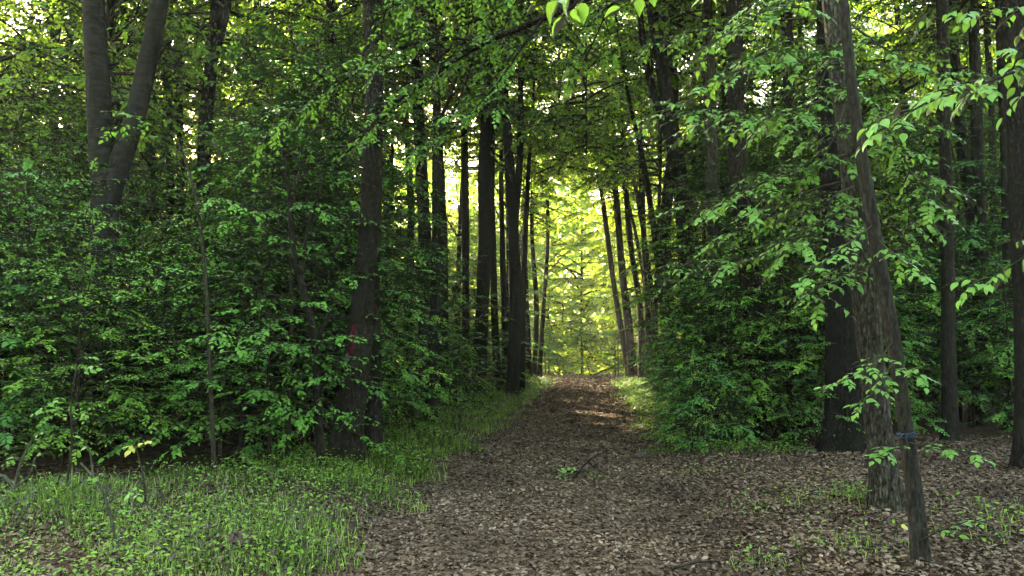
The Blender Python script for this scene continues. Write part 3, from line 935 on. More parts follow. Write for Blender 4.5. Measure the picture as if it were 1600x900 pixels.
rng = np.random.default_rng(64)
for i, x in enumerate(np.concatenate([np.arange(-31, -6.5, 3.7), np.arange(11, 36, 3.7)])):
    x = x + rng.normal(0, 0.6); y = 42 + rng.normal(0, 1.5)
    g = float(land(x, y))
    root = link('tree', None, None, (x, y, g), i * 1.1)
    tm, tp = TRUNKS[i % len(TRUNKS)]
    link('trunk', tm, root, None, 0, (0.9, 0.9, 1.1))
    sx_ = rng.uniform(1.6, 2.0)
    root.rotation_euler = (0, 0, 0)
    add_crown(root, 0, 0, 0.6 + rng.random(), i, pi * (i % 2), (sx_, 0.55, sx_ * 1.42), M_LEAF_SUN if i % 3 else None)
    wh = 'left' if x < 0 else 'right'
    tag(root, f'sunlit tree glowing yellow green behind the dark trunks {wh} of the path', 'tree', f'sunlit back row {wh} of the path')
for i, (px, d_, lab, x_, z_, s_, xc_) in enumerate((
        (815, 27, 'tree arching its crown over the path from the left row', 0.9, 8.0, 1.0, 1.7), (1030, 30, 'tree arching its crown over the path from the right bank', 3.6, 9.0, 1.05, 2.9),
        (812, 35, 'tree arching over the path left of its bright end', 1.3, 10.5, 1.15, 2.9), (1022, 41, 'tree arching over the path right of its bright end', 4.2, 11.0, 1.2, 4.4),
        (806, 44, 'tree with high crown above the far end of the path', 1.5, 12.5, 1.3, 3.6), (1046, 22, 'tree whose crown closes the path canopy from the right', 3.0, 7.4, 0.9, 2.2))):
    b = P(px, 600, d_)
    g = float(land(b[0], d_))
    root = link('tree', None, None, (b[0], d_, g))
    w = Wood()
    hz = z_ - g
    dx_ = x_ - b[0]
    pts = smooth_path([[0, 0, -0.15], [0.12 * dx_, 0.05, hz * 0.45], [0.38 * dx_, 0, hz * 0.9], [0.7 * dx_, 0.05, hz * 1.25], [dx_, 0, hz * 1.7]], 34)
    w.tube(pts, np.linspace(0.13, 0.03, 34), 12, trunk_shape(500 + i, 0.4, 0.03))
    link('trunk', w.mesh('trunk', M_BARK), root)
    add_crown(root, xc_ - b[0], 0, hz, i, i * 1.3, s_)
    tag(root, lab, 'tree')
rng = np.random.default_rng(63)
for i, (x, y, s_) in enumerate(((0.4, 52, 1.4), (2.6, 53, 1.6), (4.9, 53.5, 1.7), (7.2, 53, 1.6), (9.6, 52, 1.5), (13.4, 51, 1.6), (-3.2, 60, 2.0), (-0.8, 57, 1.8))):
    g = float(land(x, y))
    root = link('tree', None, None, (x, y, g), i * 1.1)
    tm, tp = TRUNKS[i % len(TRUNKS)]
    link('trunk', tm, root, None, 0, (0.35, 0.35, 1.2))
    root.rotation_euler = (0, 0, 0)
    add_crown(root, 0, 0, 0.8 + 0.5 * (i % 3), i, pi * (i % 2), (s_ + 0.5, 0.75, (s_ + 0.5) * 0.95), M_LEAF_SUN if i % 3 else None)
    tag(root, 'sunlit tree behind the far end of the path', 'tree', 'sunlit trees beyond the path end')

# ------------------------------------------------------------------ far wood beyond and unseen belt added behind the camera, one mass
rng = np.random.default_rng(77)
nf = 110000
ang = rng.uniform(-0.75, 0.75, nf)
dist = rng.uniform(85, 120, nf)
hx, hy = dist * np.sin(ang), dist * np.cos(ang)
hz = rng.random(nf) ** 1.1 * (25 + 5 * np.sin(ang * 37) + 3 * np.sin(ang * 91)) - 1.2
ax = norm(rng.normal(0, 1, (nf, 3))); nn = rng.normal(0, 1, (nf, 3)); nn = norm(nn - ax * np.sum(nn * ax, -1, keepdims=True))
v, f = leaf_mesh_arrays(np.stack([hx, hy, hz], -1), ax, nn, rng.uniform(0.45, 1.0, nf), T_FAR)
nb = 36000  # unseen woods behind the camera, put in to dim low skylight
ang = rng.uniform(1.9, 2 * pi - 1.9, nb)
dist = rng.uniform(24, 40, nb)
hx, hy = dist * np.sin(ang), dist * np.cos(ang)
hz = rng.random(nb) ** 1.1 * (12.5 + 2.5 * np.sin(ang * 17) + 2 * np.sin(ang * 41)) + 0.1
ax = norm(rng.normal(0, 1, (nb, 3))); nn = rng.normal(0, 1, (nb, 3)); nn = norm(nn - ax * np.sum(nn * ax, -1, keepdims=True))
vb, fb = leaf_mesh_arrays(np.stack([hx, hy, hz], -1), ax, nn, rng.uniform(0.3, 0.7, nb), T_FAR)
fb = fb + len(v)
v = np.concatenate([v, vb]); f = np.concatenate([f, fb])
wood = link('far_and_rear_woodland', mesh_of('far_and_rear_woodland', v, f, M_LEAF_FAR))
tag(wood, 'pale green mass of woodland far behind the trunks, plus unseen belt behind camera', 'woodland', kind='stuff')

# ------------------------------------------------------------------ near branches with leaves one can pick apart
def leaf_scores(fr):
    pos, sz = fr[0], fr[3]
    dep = pos[:, 1]
    px = pos[:, 0] / np.maximum(dep, 0.1) * F + 800
    py = 545 - (pos[:, 2] - EYE) / np.maximum(dep, 0.1) * F
    vis = (px > -10) & (px < 1610) & (py > -10) & (py < 910) & (dep > 0.5)
    return np.where(vis, sz / np.maximum(dep, 0.1), 0)


def add_leaf_parts(parent, fr, inv, T, mat, limit=300, cut=None, me=None):
    """The largest-showing leaves become objects of their own, the rest one mesh."""
    pos, ax, nrm, sz = fr
    sc = leaf_scores(fr)
    if cut is None:
        order = np.argsort(-sc)
        pick = order[:limit]
        pick = pick[sc[pick] > 0]
    else:
        pick = np.nonzero(sc > cut)[0]
    rest = np.setdiff1d(np.arange(len(sz)), pick)
    me = me or mesh_of('leaf', T[0], T[1], mat, smooth=False)
    b = np.cross(nrm, ax)
    for i in pick:
        o = bpy.data.objects.new('leaf', me)
        COL.objects.link(o)
        o.parent = parent
        s = sz[i]
        c = pos[i] - inv
        o.matrix_local = Matrix(((ax[i, 0] * s, b[i, 0] * s, nrm[i, 0] * s, c[0]), (ax[i, 1] * s, b[i, 1] * s, nrm[i, 1] * s, c[1]), (ax[i, 2] * s, b[i, 2] * s, nrm[i, 2] * s, c[2]), (0, 0, 0, 1)))
    if len(rest):
        v, f = leaf_mesh_arrays(pos[rest], ax[rest], nrm[rest], sz[rest], T)
        o = link('foliage', mesh_of('foliage', v - inv, f, mat), parent)
        o['kind'] = 'stuff'


def leafy_branches(root, inv, name, specs, seed, K, size, mat, limit, flat=0.22, droop=0.22, twig_r=0.002, **kw):
    """each branch is a part of its own with its leaves as sub-parts"""
    built = []
    for n_, (ctrl, r0, sl) in enumerate(specs):
        fo = Foliage(seed + n_)
        fo.limb(ctrl, r0, 0.0025, 14, 6, side_len=sl, **kw)
        built.append((fo, fo.frames(K, size, flat, droop)))
    allsc = np.sort(np.concatenate([leaf_scores(fr) for _, fr in built]))[::-1]
    cut = max(1e-6, allsc[min(limit, len(allsc) - 1)])
    me = mesh_of('leaf', T_NEAR[0], T_NEAR[1], mat, smooth=False)
    for fo, fr in built:
        wd = fo.wood_mesh(name, M_TWIG, twig_r)
        wd.transform(Matrix.Translation(tuple(-inv)))
        add_leaf_parts(link(name, wd, root), fr, inv, T_NEAR, mat, cut=cut, me=me)


def pp(*rows):
    return np.array([P(*r) for r in rows])


# slanting tree: low sprays reaching towards the camera, and the long limb over the path
leafy_branches(t_main, main_inv, 'low_branch', (

        (pp((1320, 140, 7), (1240, 172, 6.2), (1140, 182, 5.5), (1045, 162, 5.0)), 0.014, 0.5),
        (pp((1313, 70, 7), (1255, 85, 6.0), (1195, 82, 5.3), (1150, 120, 4.9)), 0.014, 0.5),
        (pp((1330, 240, 7), (1250, 262, 6.3), (1170, 296, 5.8), (1110, 330, 5.5)), 0.013, 0.55),
        (pp((1338, 310, 7), (1280, 350, 6.6), (1190, 400, 6.6), (1060, 412, 6.8)), 0.013, 0.6),
        (pp((1345, 390, 6.95), (1310, 430, 6.4), (1262, 462, 6.0)), 0.008, 0.3),
        (pp((1316, 120, 7), (1370, 170, 6.6), (1430, 280, 6.2), (1480, 330, 5.9)), 0.012, 0.5),
        (pp((1308, 20, 7), (1360, 60, 6.6), (1440, 110, 6.2), (1530, 120, 5.8)), 0.012, 0.5),
        (pp((1306, -20, 7), (1250, -10, 6.0), (1190, 25, 5.3), (1130, 60, 5.0)), 0.012, 0.5),
        (pp((1310, 20, 7.05), (1240, 30, 7.4), (1130, 40, 7.8), (1020, 70, 8.2)), 0.016, 0.6),
        (pp((1334, 280, 7.0), (1262, 300, 7.6), (1180, 350, 8.2), (1090, 400, 8.8)), 0.014, 0.6),
        (pp((1336, 290, 7.0), (1300, 310, 6.3), (1285, 360, 5.9), (1240, 380, 5.6)), 0.012, 0.5),
        (pp((1312, 60, 7.0), (1290, 110, 6.2), (1265, 170, 5.8), (1230, 215, 5.6)), 0.012, 0.5),
        (pp((1325, 190, 7.0), (1400, 230, 6.6), (1420, 330, 6.4), (1410, 400, 6.3)), 0.012, 0.5),
        (pp((1322, 160, 7.0), (1300, 220, 6.4), (1270, 270, 6.2), (1215, 300, 6.2)), 0.012, 0.5)), 9010, 9, 0.062, M_LEAF_YOUNG, 290,
    tl=0.34, step=0.075, start=0.25, side_step=0.24, droop=0.10, flat=0.13)

fo = Foliage(902)
fo.limb(pp((1306, -40, 7), (1180, -90, 7.6), (1030, -60, 8.2), (900, 5, 8.6), (830, 36, 8.8), (760, 66, 9.0), (690, 108, 9.1), (610, 175, 9.2), (540, 240, 9.2)), 0.068, 0.012, 30, 8, tl=0.42, step=0.085, start=0.6, side_len=1.1, side_step=0.17, droop=0.7)
fo.limb(pp((850, 28, 8.75), (815, 75, 8.6), (770, 140, 8.5), (720, 190, 8.4), (650, 250, 8.3)), 0.022, 0.004, 16, 6, tl=0.4, step=0.085, start=0.15, side_len=0.8, side_step=0.17, droop=0.6)
fo.limb(pp((760, 66, 9.0), (680, 60, 8.7), (600, 90, 8.4), (500, 150, 8.2), (420, 210, 8.1)), 0.02, 0.004, 16, 6, tl=0.4, step=0.085, start=0.15, side_len=0.9, side_step=0.17, droop=0.6)
fo.limb(pp((900, 5, 8.6), (820, -30, 8.2), (700, -20, 8.0), (590, 20, 7.9)), 0.022, 0.004, 16, 6, tl=0.4, step=0.085, start=0.1, side_len=0.8, side_step=0.17, droop=0.7)
fo.limb(pp((1030, -60, 8.2), (960, 0, 8.6), (930, 60, 9.2), (900, 120, 9.8)), 0.016, 0.004, 14, 6, tl=0.36, step=0.1, start=0.15, side_len=0.6, side_step=0.25, droop=0.7)
lm = fo.leaf_mesh('foliage', 10, 0.064, T_MID, M_LEAF, 0.17, 0.14)
lm.transform(Matrix.Translation(tuple(-main_inv)))
wd = fo.wood_mesh('overhanging_limb', M_BARK, 0.0025)
wd.transform(Matrix.Translation(tuple(-main_inv)))
lim = link('overhanging_limb', wd, t_main)
link('foliage', lm, lim)['kind'] = 'stuff'

# thin young tree with the string: small sprays at mid height and near the foot
leafy_branches(t_small, small_inv, 'side_shoot', ((pp((1394, 535, 5.4), (1370, 565, 5.1), (1340, 585, 4.95), (1305, 600, 4.85)), 0.006, 0.0), (pp((1398, 560, 5.4), (1375, 600, 5.1), (1345, 635, 4.95)), 0.006, 0.0),
             (pp((1402, 580, 5.4), (1430, 575, 5.1), (1440, 590, 5.0)), 0.006, 0.0), (pp((1416, 690, 5.4), (1455, 700, 5.1), (1500, 704, 4.95), (1535, 716, 4.85)), 0.006, 0.0),
             (pp((1419, 700, 5.4), (1395, 702, 5.15), (1375, 712, 5.05)), 0.006, 0.0), (pp((1436, 845, 5.35), (1480, 825, 5.1), (1520, 812, 5.0)), 0.006, 0.0),
             (pp((1368, 370, 5.4), (1400, 400, 5.1), (1440, 430, 4.9)), 0.006, 0.0), (pp((1366, 350, 5.4), (1300, 400, 5.0), (1258, 440, 4.8)), 0.006, 0.0)), 9030, 6, 0.058, M_LEAF_YOUNG, 260, droop=0.12, flat=0.15, twig_r=0.0016,
    tl=0.17, step=0.065, start=0.3)

# a tree just outside the picture on the right whose leafy branches hang into the upper right corner
t_out, out_inv, out_pr = picked_tree('big-leaved branches hanging in from a tree beyond the upper right corner', 4.2,
            [(1830, 1000, 60), (1820, 600, 56), (1810, 200, 50), (1800, -100, 44)], 10, M_BARK_GREY, seed=44, crown=False, sides=24)
leafy_branches(t_out, out_inv, 'hanging_branch', ((pp((1802, -60, 4.2), (1690, 60, 3.9), (1570, 118, 3.7), (1450, 160, 3.5), (1375, 205, 3.4)), 0.014, 0.32),
                     (pp((1806, 40, 4.2), (1700, 90, 4.0), (1610, 100, 4.0), (1520, 150, 3.9)), 0.012, 0.32),
                     (pp((1812, 260, 4.2), (1720, 340, 4.3), (1620, 390, 4.5), (1540, 440, 4.6)), 0.01, 0.3),
                     (pp((1806, -20, 4.2), (1700, -20, 4.3), (1580, 20, 4.5), (1460, 30, 4.6)), 0.012, 0.4),
                     (pp((1800, -200, 4.2), (1500, -130, 3.2), (1250, -60, 2.6), (1060, -14, 2.4), (900, -4, 2.3)), 0.014, 0.0)), 9040, 5, 0.068, M_LEAF_YOUNG, 280, flat=0.25, droop=0.45,
    tl=0.26, step=0.12, start=0.35, side_step=0.3)

# twisted dark sapling, fine stem and foreground shoots on the left
def stem_thing(name, label, cat, stems, d, shoots, leafsz, K, mat_leaf, mat_wood, seed, tl=0.3, limit=120, T=T_NEAR, side_len=0.0, step=0.1):
    fo = Foliage(seed)
    b = P(stems[0][0][0], stems[0][0][1], d)
    inv = np.array([b[0], d, float(land(b[0], d))])
    for st in stems:
        rows = np.array([[*P(px, py, d + dd), w * 0.5 * d / F] for (px, py, w, dd) in st])
        pr = smooth_path(rows, 20)
        fo.wood.tube(pr[:, :3], np.maximum(pr[:, 3], 0.0015), 8)
    for ctrl, r0 in shoots:
        fo.limb(np.array([P(*r) for r in ctrl]), r0, 0.0015, 9, 5, tl=tl, step=step, start=0.3, side_len=side_len, side_step=0.25)
    fr = fo.frames(K, leafsz, 0.25, 0.25)
    wd = fo.wood_mesh('stem', mat_wood, 0.0014)
    wd.transform(Matrix.Translation(tuple(-inv)))
    root = link(name, None, None, inv)
    s = link('stem', wd, root)
    add_leaf_parts(root, fr, inv, T, mat_leaf, limit)
    tag(root, label, cat)
    return root


stem_thing('sapling', 'twisted dark sapling stem left of the red-marked tree', 'sapling',
           [[(503, 745, 14, 0), (497, 640, 13, 0), (493, 540, 12, 0), (478, 465, 12, 0), (464, 420, 11, 0), (456, 372, 9, 0), (452, 300, 7, 0), (440, 220, 5, 0)],
            [(493, 545, 7, 0), (510, 500, 6, 0), (535, 490, 4, 0)], [(472, 440, 6, 0), (480, 360, 5, 0), (500, 300, 4, 0), (508, 270, 3, 0)]], 9.4,
           [([(493, 530, 9.4), (460, 600, 9.1), (440, 640, 9.0)], 0.008), ([(495, 600, 9.4), (515, 640, 9.1), (535, 655, 9.0)], 0.006), ([(456, 360, 9.4), (400, 330, 9.1), (350, 350, 8.9)], 0.008),
            ([(480, 360, 9.4), (500, 300, 9.2), (540, 280, 9.0)], 0.006), ([(452, 300, 9.4), (420, 230, 9.2), (380, 200, 9)], 0.006), ([(503, 690, 9.4), (480, 640, 9.1), (450, 650, 8.9)], 0.006)],
           0.07, 7, M_LEAF_UNDER, M_BARK, 911, 0.36, 150, T_MID, 0.45)
stem_thing('sapling', 'fine upright stem rising through the thicket beneath the forked tree', 'sapling',
           [[(335, 740, 8, 0), (330, 620, 7, 0), (325, 500, 6, 0), (318, 400, 5, 0), (308, 320, 5, 0), (290, 250, 4, 0), (268, 205, 3, 0)]], 8.6,
           [([(325, 500, 8.6), (350, 520, 8.3), (370, 540, 8.1)], 0.004), ([(318, 400, 8.6), (280, 420, 8.3), (240, 440, 8.1)], 0.005), ([(308, 320, 8.6), (350, 310, 8.3), (390, 330, 8.1)], 0.005),
            ([(290, 250, 8.6), (240, 200, 8.4), (200, 180, 8.2)], 0.005), ([(268, 205, 8.6), (250, 190, 8.5), (190, 195, 8.3)], 0.004)],
           0.07, 7, M_LEAF_UNDER, M_TWIG, 912, 0.34, 150, T_MID, 0.4)
stem_thing('shoot', 'bare slim shoot with a few leaves standing in the left grass', 'shoot',
           [[(184, 868, 5, 0), (176, 820, 5, 0), (164, 776, 4, 0), (146, 745, 4, 0), (126, 724, 3, 0)], [(164, 776, 3, 0), (180, 770, 2, 0), (204, 768, 2, 0)], [(146, 745, 3, 0), (140, 705, 2, 0), (134, 694, 2, 0)]], 5.7,
           [([(190, 769, 5.7), (204, 768, 5.65), (212, 772, 5.6)], 0.003), ([(140, 705, 5.7), (135, 694, 5.7), (132, 690, 5.7)], 0.003), ([(155, 760, 5.7), (156, 745, 5.65), (160, 740, 5.6)], 0.003), ([(170, 800, 5.7), (184, 794, 5.65), (190, 796, 5.6)], 0.003)],
           0.05, 3, M_LEAF_YOUNG, M_TWIG_PALE, 913, 0.09, 80, T_NEAR, 0.0, 0.12)
stem_thing('shoot', 'pale branching shoot at the left picture edge, few leaves', 'shoot',
           [[(-30, 800, 7, 0), (0, 745, 6, 0), (22, 762, 5, 0)], [(22, 762, 5, 0), (34, 720, 4, 0), (48, 690, 3, 0)], [(22, 762, 4, 0), (44, 745, 3, 0), (55, 715, 3, 0)], [(34, 725, 3, 0), (25, 715, 2, 0), (10, 720, 2, 0)]], 6.6,
           [([(34, 720, 6.6), (48, 690, 6.55), (58, 680, 6.5)], 0.003), ([(44, 745, 6.6), (55, 715, 6.55), (62, 700, 6.5)], 0.003), ([(34, 722, 6.6), (25, 716, 6.55), (12, 722, 6.5)], 0.003)],
           0.055, 3, M_LEAF_YOUNG, M_TWIG_PALE, 914, 0.1, 80, T_NEAR, 0.0, 0.12)
stem_thing('shoot', 'young shoot with yellow leaves before the dark left thicket', 'shoot',
           [[(228, 790, 3, 0), (224, 745, 3, 0), (216, 712, 2, 0), (212, 698, 2, 0)]], 7.0,
           [([(216, 708, 7.0), (210, 697, 6.95), (206, 700, 6.9)], 0.002), ([(214, 702, 7.0), (222, 692, 6.95), (230, 690, 6.9)], 0.002)],
           0.075, 2, M_YELLOW, M_TWIG, 915, 0.06, 20, T_NEAR, 0.0, 0.1)
stem_thing('shoot', 'upright leafy shoot with pale green tips in the left thicket', 'shoot',
           [[(104, 762, 3.5, 0), (112, 690, 3, 0), (111, 630, 2.6, 0), (120, 570, 2, 0)]], 7.3,
           [([(115, 620, 7.3), (90, 622, 7.2), (66, 636, 7.1)], 0.003), ([(118, 590, 7.3), (140, 575, 7.2), (152, 570, 7.15)], 0.003), ([(112, 650, 7.3), (95, 640, 7.2), (80, 640, 7.1)], 0.003), ([(120, 575, 7.3), (128, 562, 7.3), (130, 556, 7.25)], 0.003)],
           0.065, 4, M_LEAF_YOUNG, M_TWIG, 916, 0.16, 80, T_NEAR, 0.0, 0.09)

# ------------------------------------------------------------------ paint mark on the leaning tree
def surface_patch(pr, inv, z0, z1, a0, a1, name, mat, seed, lift, parent, nz=14, na=9, shape_seed=2):
    """thin coat of paint following the trunk between heights z0..z1 and angles a0..a1 (0 = towards +X)"""
    r = np.random.default_rng(seed)
    fn = trunk_shape(shape_seed, 0.55, 0.045, 0.0)
    zs = np.linspace(z0, z1, nz)
    v = []
    for i, z in enumerate(zs):
        j = np.argmin(np.abs(pr[:, 2] - inv[2] - z))
        c = interp_path(pr, 0)  # placeholder row
        k = np.searchsorted(pr[:, 2] - inv[2], z)
        t = (z - (pr[k - 1, 2] - inv[2])) / (pr[k, 2] - pr[k - 1, 2])
        row = pr[k - 1] * (1 - t) + pr[k] * t
        u = i / (nz - 1)
        wfac = (sin(pi * min(1, max(0, 0.08 + 0.86 * u)))) ** 0.5
        mid = 0.5 * (a0 + a1) + r.normal(0, 0.02)
        half = 0.5 * (a1 - a0) * wfac * r.uniform(0.85, 1.1)
        th = np.linspace(mid - half, mid + half, na)
        s = fn(th, np.array([[0, 0, z]]))[0]
        R = row[3] * (s + 0.02) + lift
        v.append(np.stack([row[0] - inv[0] + R * np.cos(th), row[1] - inv[1] + R * np.sin(th), np.full(na, z)], -1))
    v = np.concatenate(v)
    i = np.arange(nz - 1)[:, None] * na; j = np.arange(na - 1)[None]
    f = np.stack([i + j, i + j + 1, i + na + j + 1, i + na + j], -1).reshape(-1, 4)
    o = link(name, mesh_of(name, v, f, mat, smooth=True), parent)
    md = o.modifiers.new('coat', 'SOLIDIFY'); md.thickness = 0.003; md.offset = 1
    return o


# ------------------------------------------------------------------ (marks are set after the trunk is known)
def z_at(py, d):
    return float(P(800, py, d)[2])


gm = mark_inv[2]
o = surface_patch(mark_pr, mark_inv, z_at(556, 9.7) - gm, z_at(505, 9.7) - gm, radians(232), radians(268), 'red_paint_mark', M_RED, 1, 0.004, t_mark)
o['label'] = 'red upright stripe of trail paint'
o = surface_patch(mark_pr, mark_inv, z_at(568, 9.7) - gm, z_at(552, 9.7) - gm, radians(216), radians(250), 'white_paint_mark', M_WHITE, 2, 0.004, t_mark, nz=6)
o['label'] = 'faded white smear below the red paint'

# ------------------------------------------------------------------ blue string round the young tree
def trunk_row(pr, z):
    k = np.searchsorted(pr[:, 2], z)
    t = (z - pr[k - 1, 2]) / (pr[k, 2] - pr[k - 1, 2])
    return pr[k - 1] * (1 - t) + pr[k] * t


w = Wood()
for zz, tilt in ((z_at(676, 5.4), 0.012), (z_at(679, 5.4), -0.01), (z_at(682, 5.4), 0.006)):
    row = trunk_row(small_pr, zz)
    th = np.linspace(0, 2 * pi, 30)
    R = row[3] * 1.12 + 0.004
    w.tube(np.stack([row[0] + R * np.cos(th), row[1] + R * np.sin(th), zz + tilt * np.cos(th)], -1), np.full(30, 0.004), 6, cap=False)
row = trunk_row(small_pr, z_at(678, 5.4))
kx, ky, kz = row[0] - row[3] * 0.6, row[1] - row[3] * 1.1, row[2]
w.tube([[kx, ky, kz], [kx - 0.02, ky - 0.01, kz + 0.008], [kx - 0.045, ky - 0.012, kz - 0.012], [kx - 0.05, ky - 0.01, kz - 0.035]], [0.007, 0.004, 0.004, 0.003], 6)
w.tube([[kx, ky, kz], [kx - 0.005, ky - 0.012, kz - 0.03], [kx + 0.005, ky - 0.01, kz - 0.075]], [0.007, 0.004, 0.003], 6)
root_s = link('string', w.mesh('string', M_BLUE))
tag(root_s, 'blue string knotted round the thin leaning young tree', 'string')

# ------------------------------------------------------------------ grass, herbs and leaf litter
def blades(rng, x, y, h, wd, bend):
    n = len(x)
    z = land(x, y)
    a = rng.uniform(0, 2 * pi, n)
    dx, dy = np.cos(a), np.sin(a)
    sx, sy = -dy * wd, dx * wd
    b = bend * h
    def row(u, lat):
        return np.stack([x + dx * b * u * u + sx * lat, y + dy * b * u * u + sy * lat, z - 0.01 + h * (u - 0.25 * bend * u * u)], -1)
    V = np.stack([row(0, -0.5), row(0, 0.5), row(0.55, -0.42), row(0.55, 0.42), row(1.0, 0.0)], 1).reshape(-1, 3)
    Fq = np.array([[0, 1, 3], [0, 3, 2], [2, 3, 4]])
    return V, (Fq[None] + (np.arange(n) * 5)[:, None, None]).reshape(-1, 3)


rng = np.random.default_rng(31)


def patch_noise(x, y):
    return 0.5 + 0.25 * np.sin(x * 2.1 + 0.7 * np.sin(y * 1.7)) + 0.25 * np.sin(y * 2.6 + x * 1.1 + 1.0) + 0.18 * np.sin(x * 5.3 + y * 4.1)


def verge_points(n, y0, y1, w_in, w_out, side, dens=0.35):
    y = y0 + (y1 - y0) * rng.random(n) ** 1.5
    e = path_x(y) + side * (path_hw(y) - 0.12 + 0.16 * np.sin(y * 3.1) + 0.1 * np.sin(y * 7.3))
    u = rng.random(n)
    wo = w_out + (np.clip((9.3 - y) / 1.8, 0, 1) * 2.0 if side < 0 else 0)
    x = e + side * (w_in + (wo - w_in) * u)
    keep = rng.random(n) < np.clip(patch_noise(x, y) * 1.5 - 0.05 - dens * 0.4, np.where(y < 8, 0.3, 0.15), 1) * np.clip(u * 6 + 0.12, 0, 1)
    return x[keep], y[keep]


x1, y1 = verge_points(120000, 4.2, 13, 0, 2.5, -1)
x2, y2 = verge_points(36000, 12, 40, 0, 1.9, -1, 0.1)
x3, y3 = verge_points(24000, 11.5, 40, 0.05, 1.5, 1, 0.1)
tx, ty = [], []
for (px, py, d_, n_, s_) in ((1350, 800, 7.4, 420, 0.22), (1205, 822, 7.0, 260, 0.25), (1185, 885, 5.6, 220, 0.14), (1330, 875, 5.8, 260, 0.2), (1590, 830, 6.6, 300, 0.3), (1270, 815, 7.1, 160, 0.3), (1540, 860, 6.0, 180, 0.3), (1100, 740, 9.6, 160, 0.3)):
    c = P(px, py, d_)
    tx.append(rng.normal(c[0], s_, n_)); ty.append(rng.normal(d_, s_ * 0.8, n_))
gxs = np.concatenate([x1, x2, x3, *tx]); gys = np.concatenate([y1, y2, y3, *ty])
n = len(gxs)
far_k = 1 + np.clip((gys - 9) / 18, 0, 1.2)
hh = rng.uniform(0.04, 0.19, n) * (0.35 + 1.15 * patch_noise(gxs * 0.7 + 1, gys * 0.8)) * (1 + 0.25 * (far_k - 1))
hh[-sum(len(a) for a in tx):] *= 0.8
V, Fc = blades(rng, gxs, gys, hh, rng.uniform(0.004, 0.009, n) * far_k, rng.uniform(0.4, 1.7, n))
grass = link('grass', mesh_of('grass', V, Fc, M_GRASS))
tag(grass, 'soft green grass along the path verges', 'grass', kind='stuff')


def herb_cover(x, y, size, h, seed):
    r = np.random.default_rng(seed)
    n = len(x)
    z = land(x, y) + h * r.random(n)
    a = r.uniform(0, 2 * pi, n)
    ax = np.stack([np.cos(a), np.sin(a), r.normal(0.1, 0.35, n)], -1); ax = norm(ax)
    nn = np.array([0, 0, 1.0]) + r.normal(0, 0.35, (n, 3)); nn = norm(nn - ax * np.sum(nn * ax, -1, keepdims=True))
    return leaf_mesh_arrays(np.stack([x, y, z], -1), ax, nn, size * r.uniform(0.6, 1.3, n), T_MID)


x1, y1 = verge_points(26000, 4.2, 13, 0, 2.6, -1, 0.3)
x2, y2 = verge_points(16000, 12, 40, 0.2, 2.4, -1)
x3, y3 = verge_points(20000, 10.9, 40, 0.25, 2.2, 1)
xa = np.concatenate([x1, x2, x3, *[a[::3] for a in tx]]); ya = np.concatenate([y1, y2, y3, *[a[::3] for a in ty]])
V, Fc = herb_cover(xa, ya, 0.036 * (1 + np.clip((ya - 10) / 16, 0, 1)), 0.2, 41)
herb = link('ground_cover', mesh_of('ground_cover', V, Fc, M_HERB))
tag(herb, 'small-leaved herbs mixed into the grass of the verges', 'ground cover', kind='stuff')

# dead leaves: curled, lying every way
T_DEAD = (np.array([[0, 0, 0.0], [0.3, 0.26, 0.10], [0.7, 0.22, 0.13], [1, 0, 0.03], [0.7, -0.22, 0.10], [0.3, -0.26, 0.12]]), T_MID[1])


def litter_frames(rng, x, y, size, lift):
    n = len(x)
    a = rng.uniform(0, 2 * pi, n)
    ax = norm(np.stack([np.cos(a), np.sin(a), rng.normal(0, 0.22, n)], -1))
    flip = np.where(rng.random(n) < 0.5, 1.0, -1.0)
    nn = np.stack([rng.normal(0, 0.33, n), rng.normal(0, 0.33, n), np.ones(n)], -1) * flip[:, None]
    nn = norm(nn - ax * np.sum(nn * ax, -1, keepdims=True))
    z = land(x, y) + 0.012 + lift * rng.random(n)
    return np.stack([x, y, z], -1), ax, nn, size * rng.uniform(0.6, 1.25, n)


rng = np.random.default_rng(51)
def uni(n, x0, x1, y0, y1, k=1.0):
    return rng.uniform(x0, x1, n), y0 + (y1 - y0) * rng.random(n) ** k
# the near floor, from the left path edge to beyond the right frame edge
xa, ya = uni(100000, -2.6, 9.0, 4.0, 12.5, 1.35)
le = path_x(ya) - path_hw(ya) - 0.15 + 0.2 * np.sin(ya * 2.3)
keep = (xa > le + rng.normal(0, 0.12, len(xa))) & (xa < ya * 0.72 + 0.6)
xa, ya = xa[keep], ya[keep]
yb = 12 + 34 * rng.random(24000) ** 1.3
xb = path_x(yb) + path_hw(yb) * rng.uniform(-1.1, 1.1, len(yb))
xc, yc = uni(5000, -6.5, -2.2, 6.0, 9.5)          # brown patch under the left thicket
kc = (xc < -2.9 - 0.3 * np.sin(yc * 3)); xc, yc = xc[kc], yc[kc]
xd, yd = uni(4500, -4.2, -1.4, 4.2, 9)            # a few among the grass
xl = np.concatenate([xa, xb, xc, xd]); yl = np.concatenate([ya, yb, yc, yd])
fr = litter_frames(rng, xl, yl, 0.046 * (1 + np.clip((yl - 9) / 20, 0, 1.3)), 0.03)
pos = fr[0]
lit = link('leaf_litter', None)
tag(lit, 'carpet of dry brown fallen leaves on the path', 'leaf litter', kind='stuff')
score = np.where((pos[:, 1] > 5.35) & (np.abs(pos[:, 0]) < pos[:, 1] * 0.66), fr[3] / pos[:, 1], 0)
pick = np.argsort(-score)[:290]
me = mesh_of('fallen_leaf', T_DEAD[0], T_DEAD[1], M_LITTER)
bvec = np.cross(fr[2], fr[1])
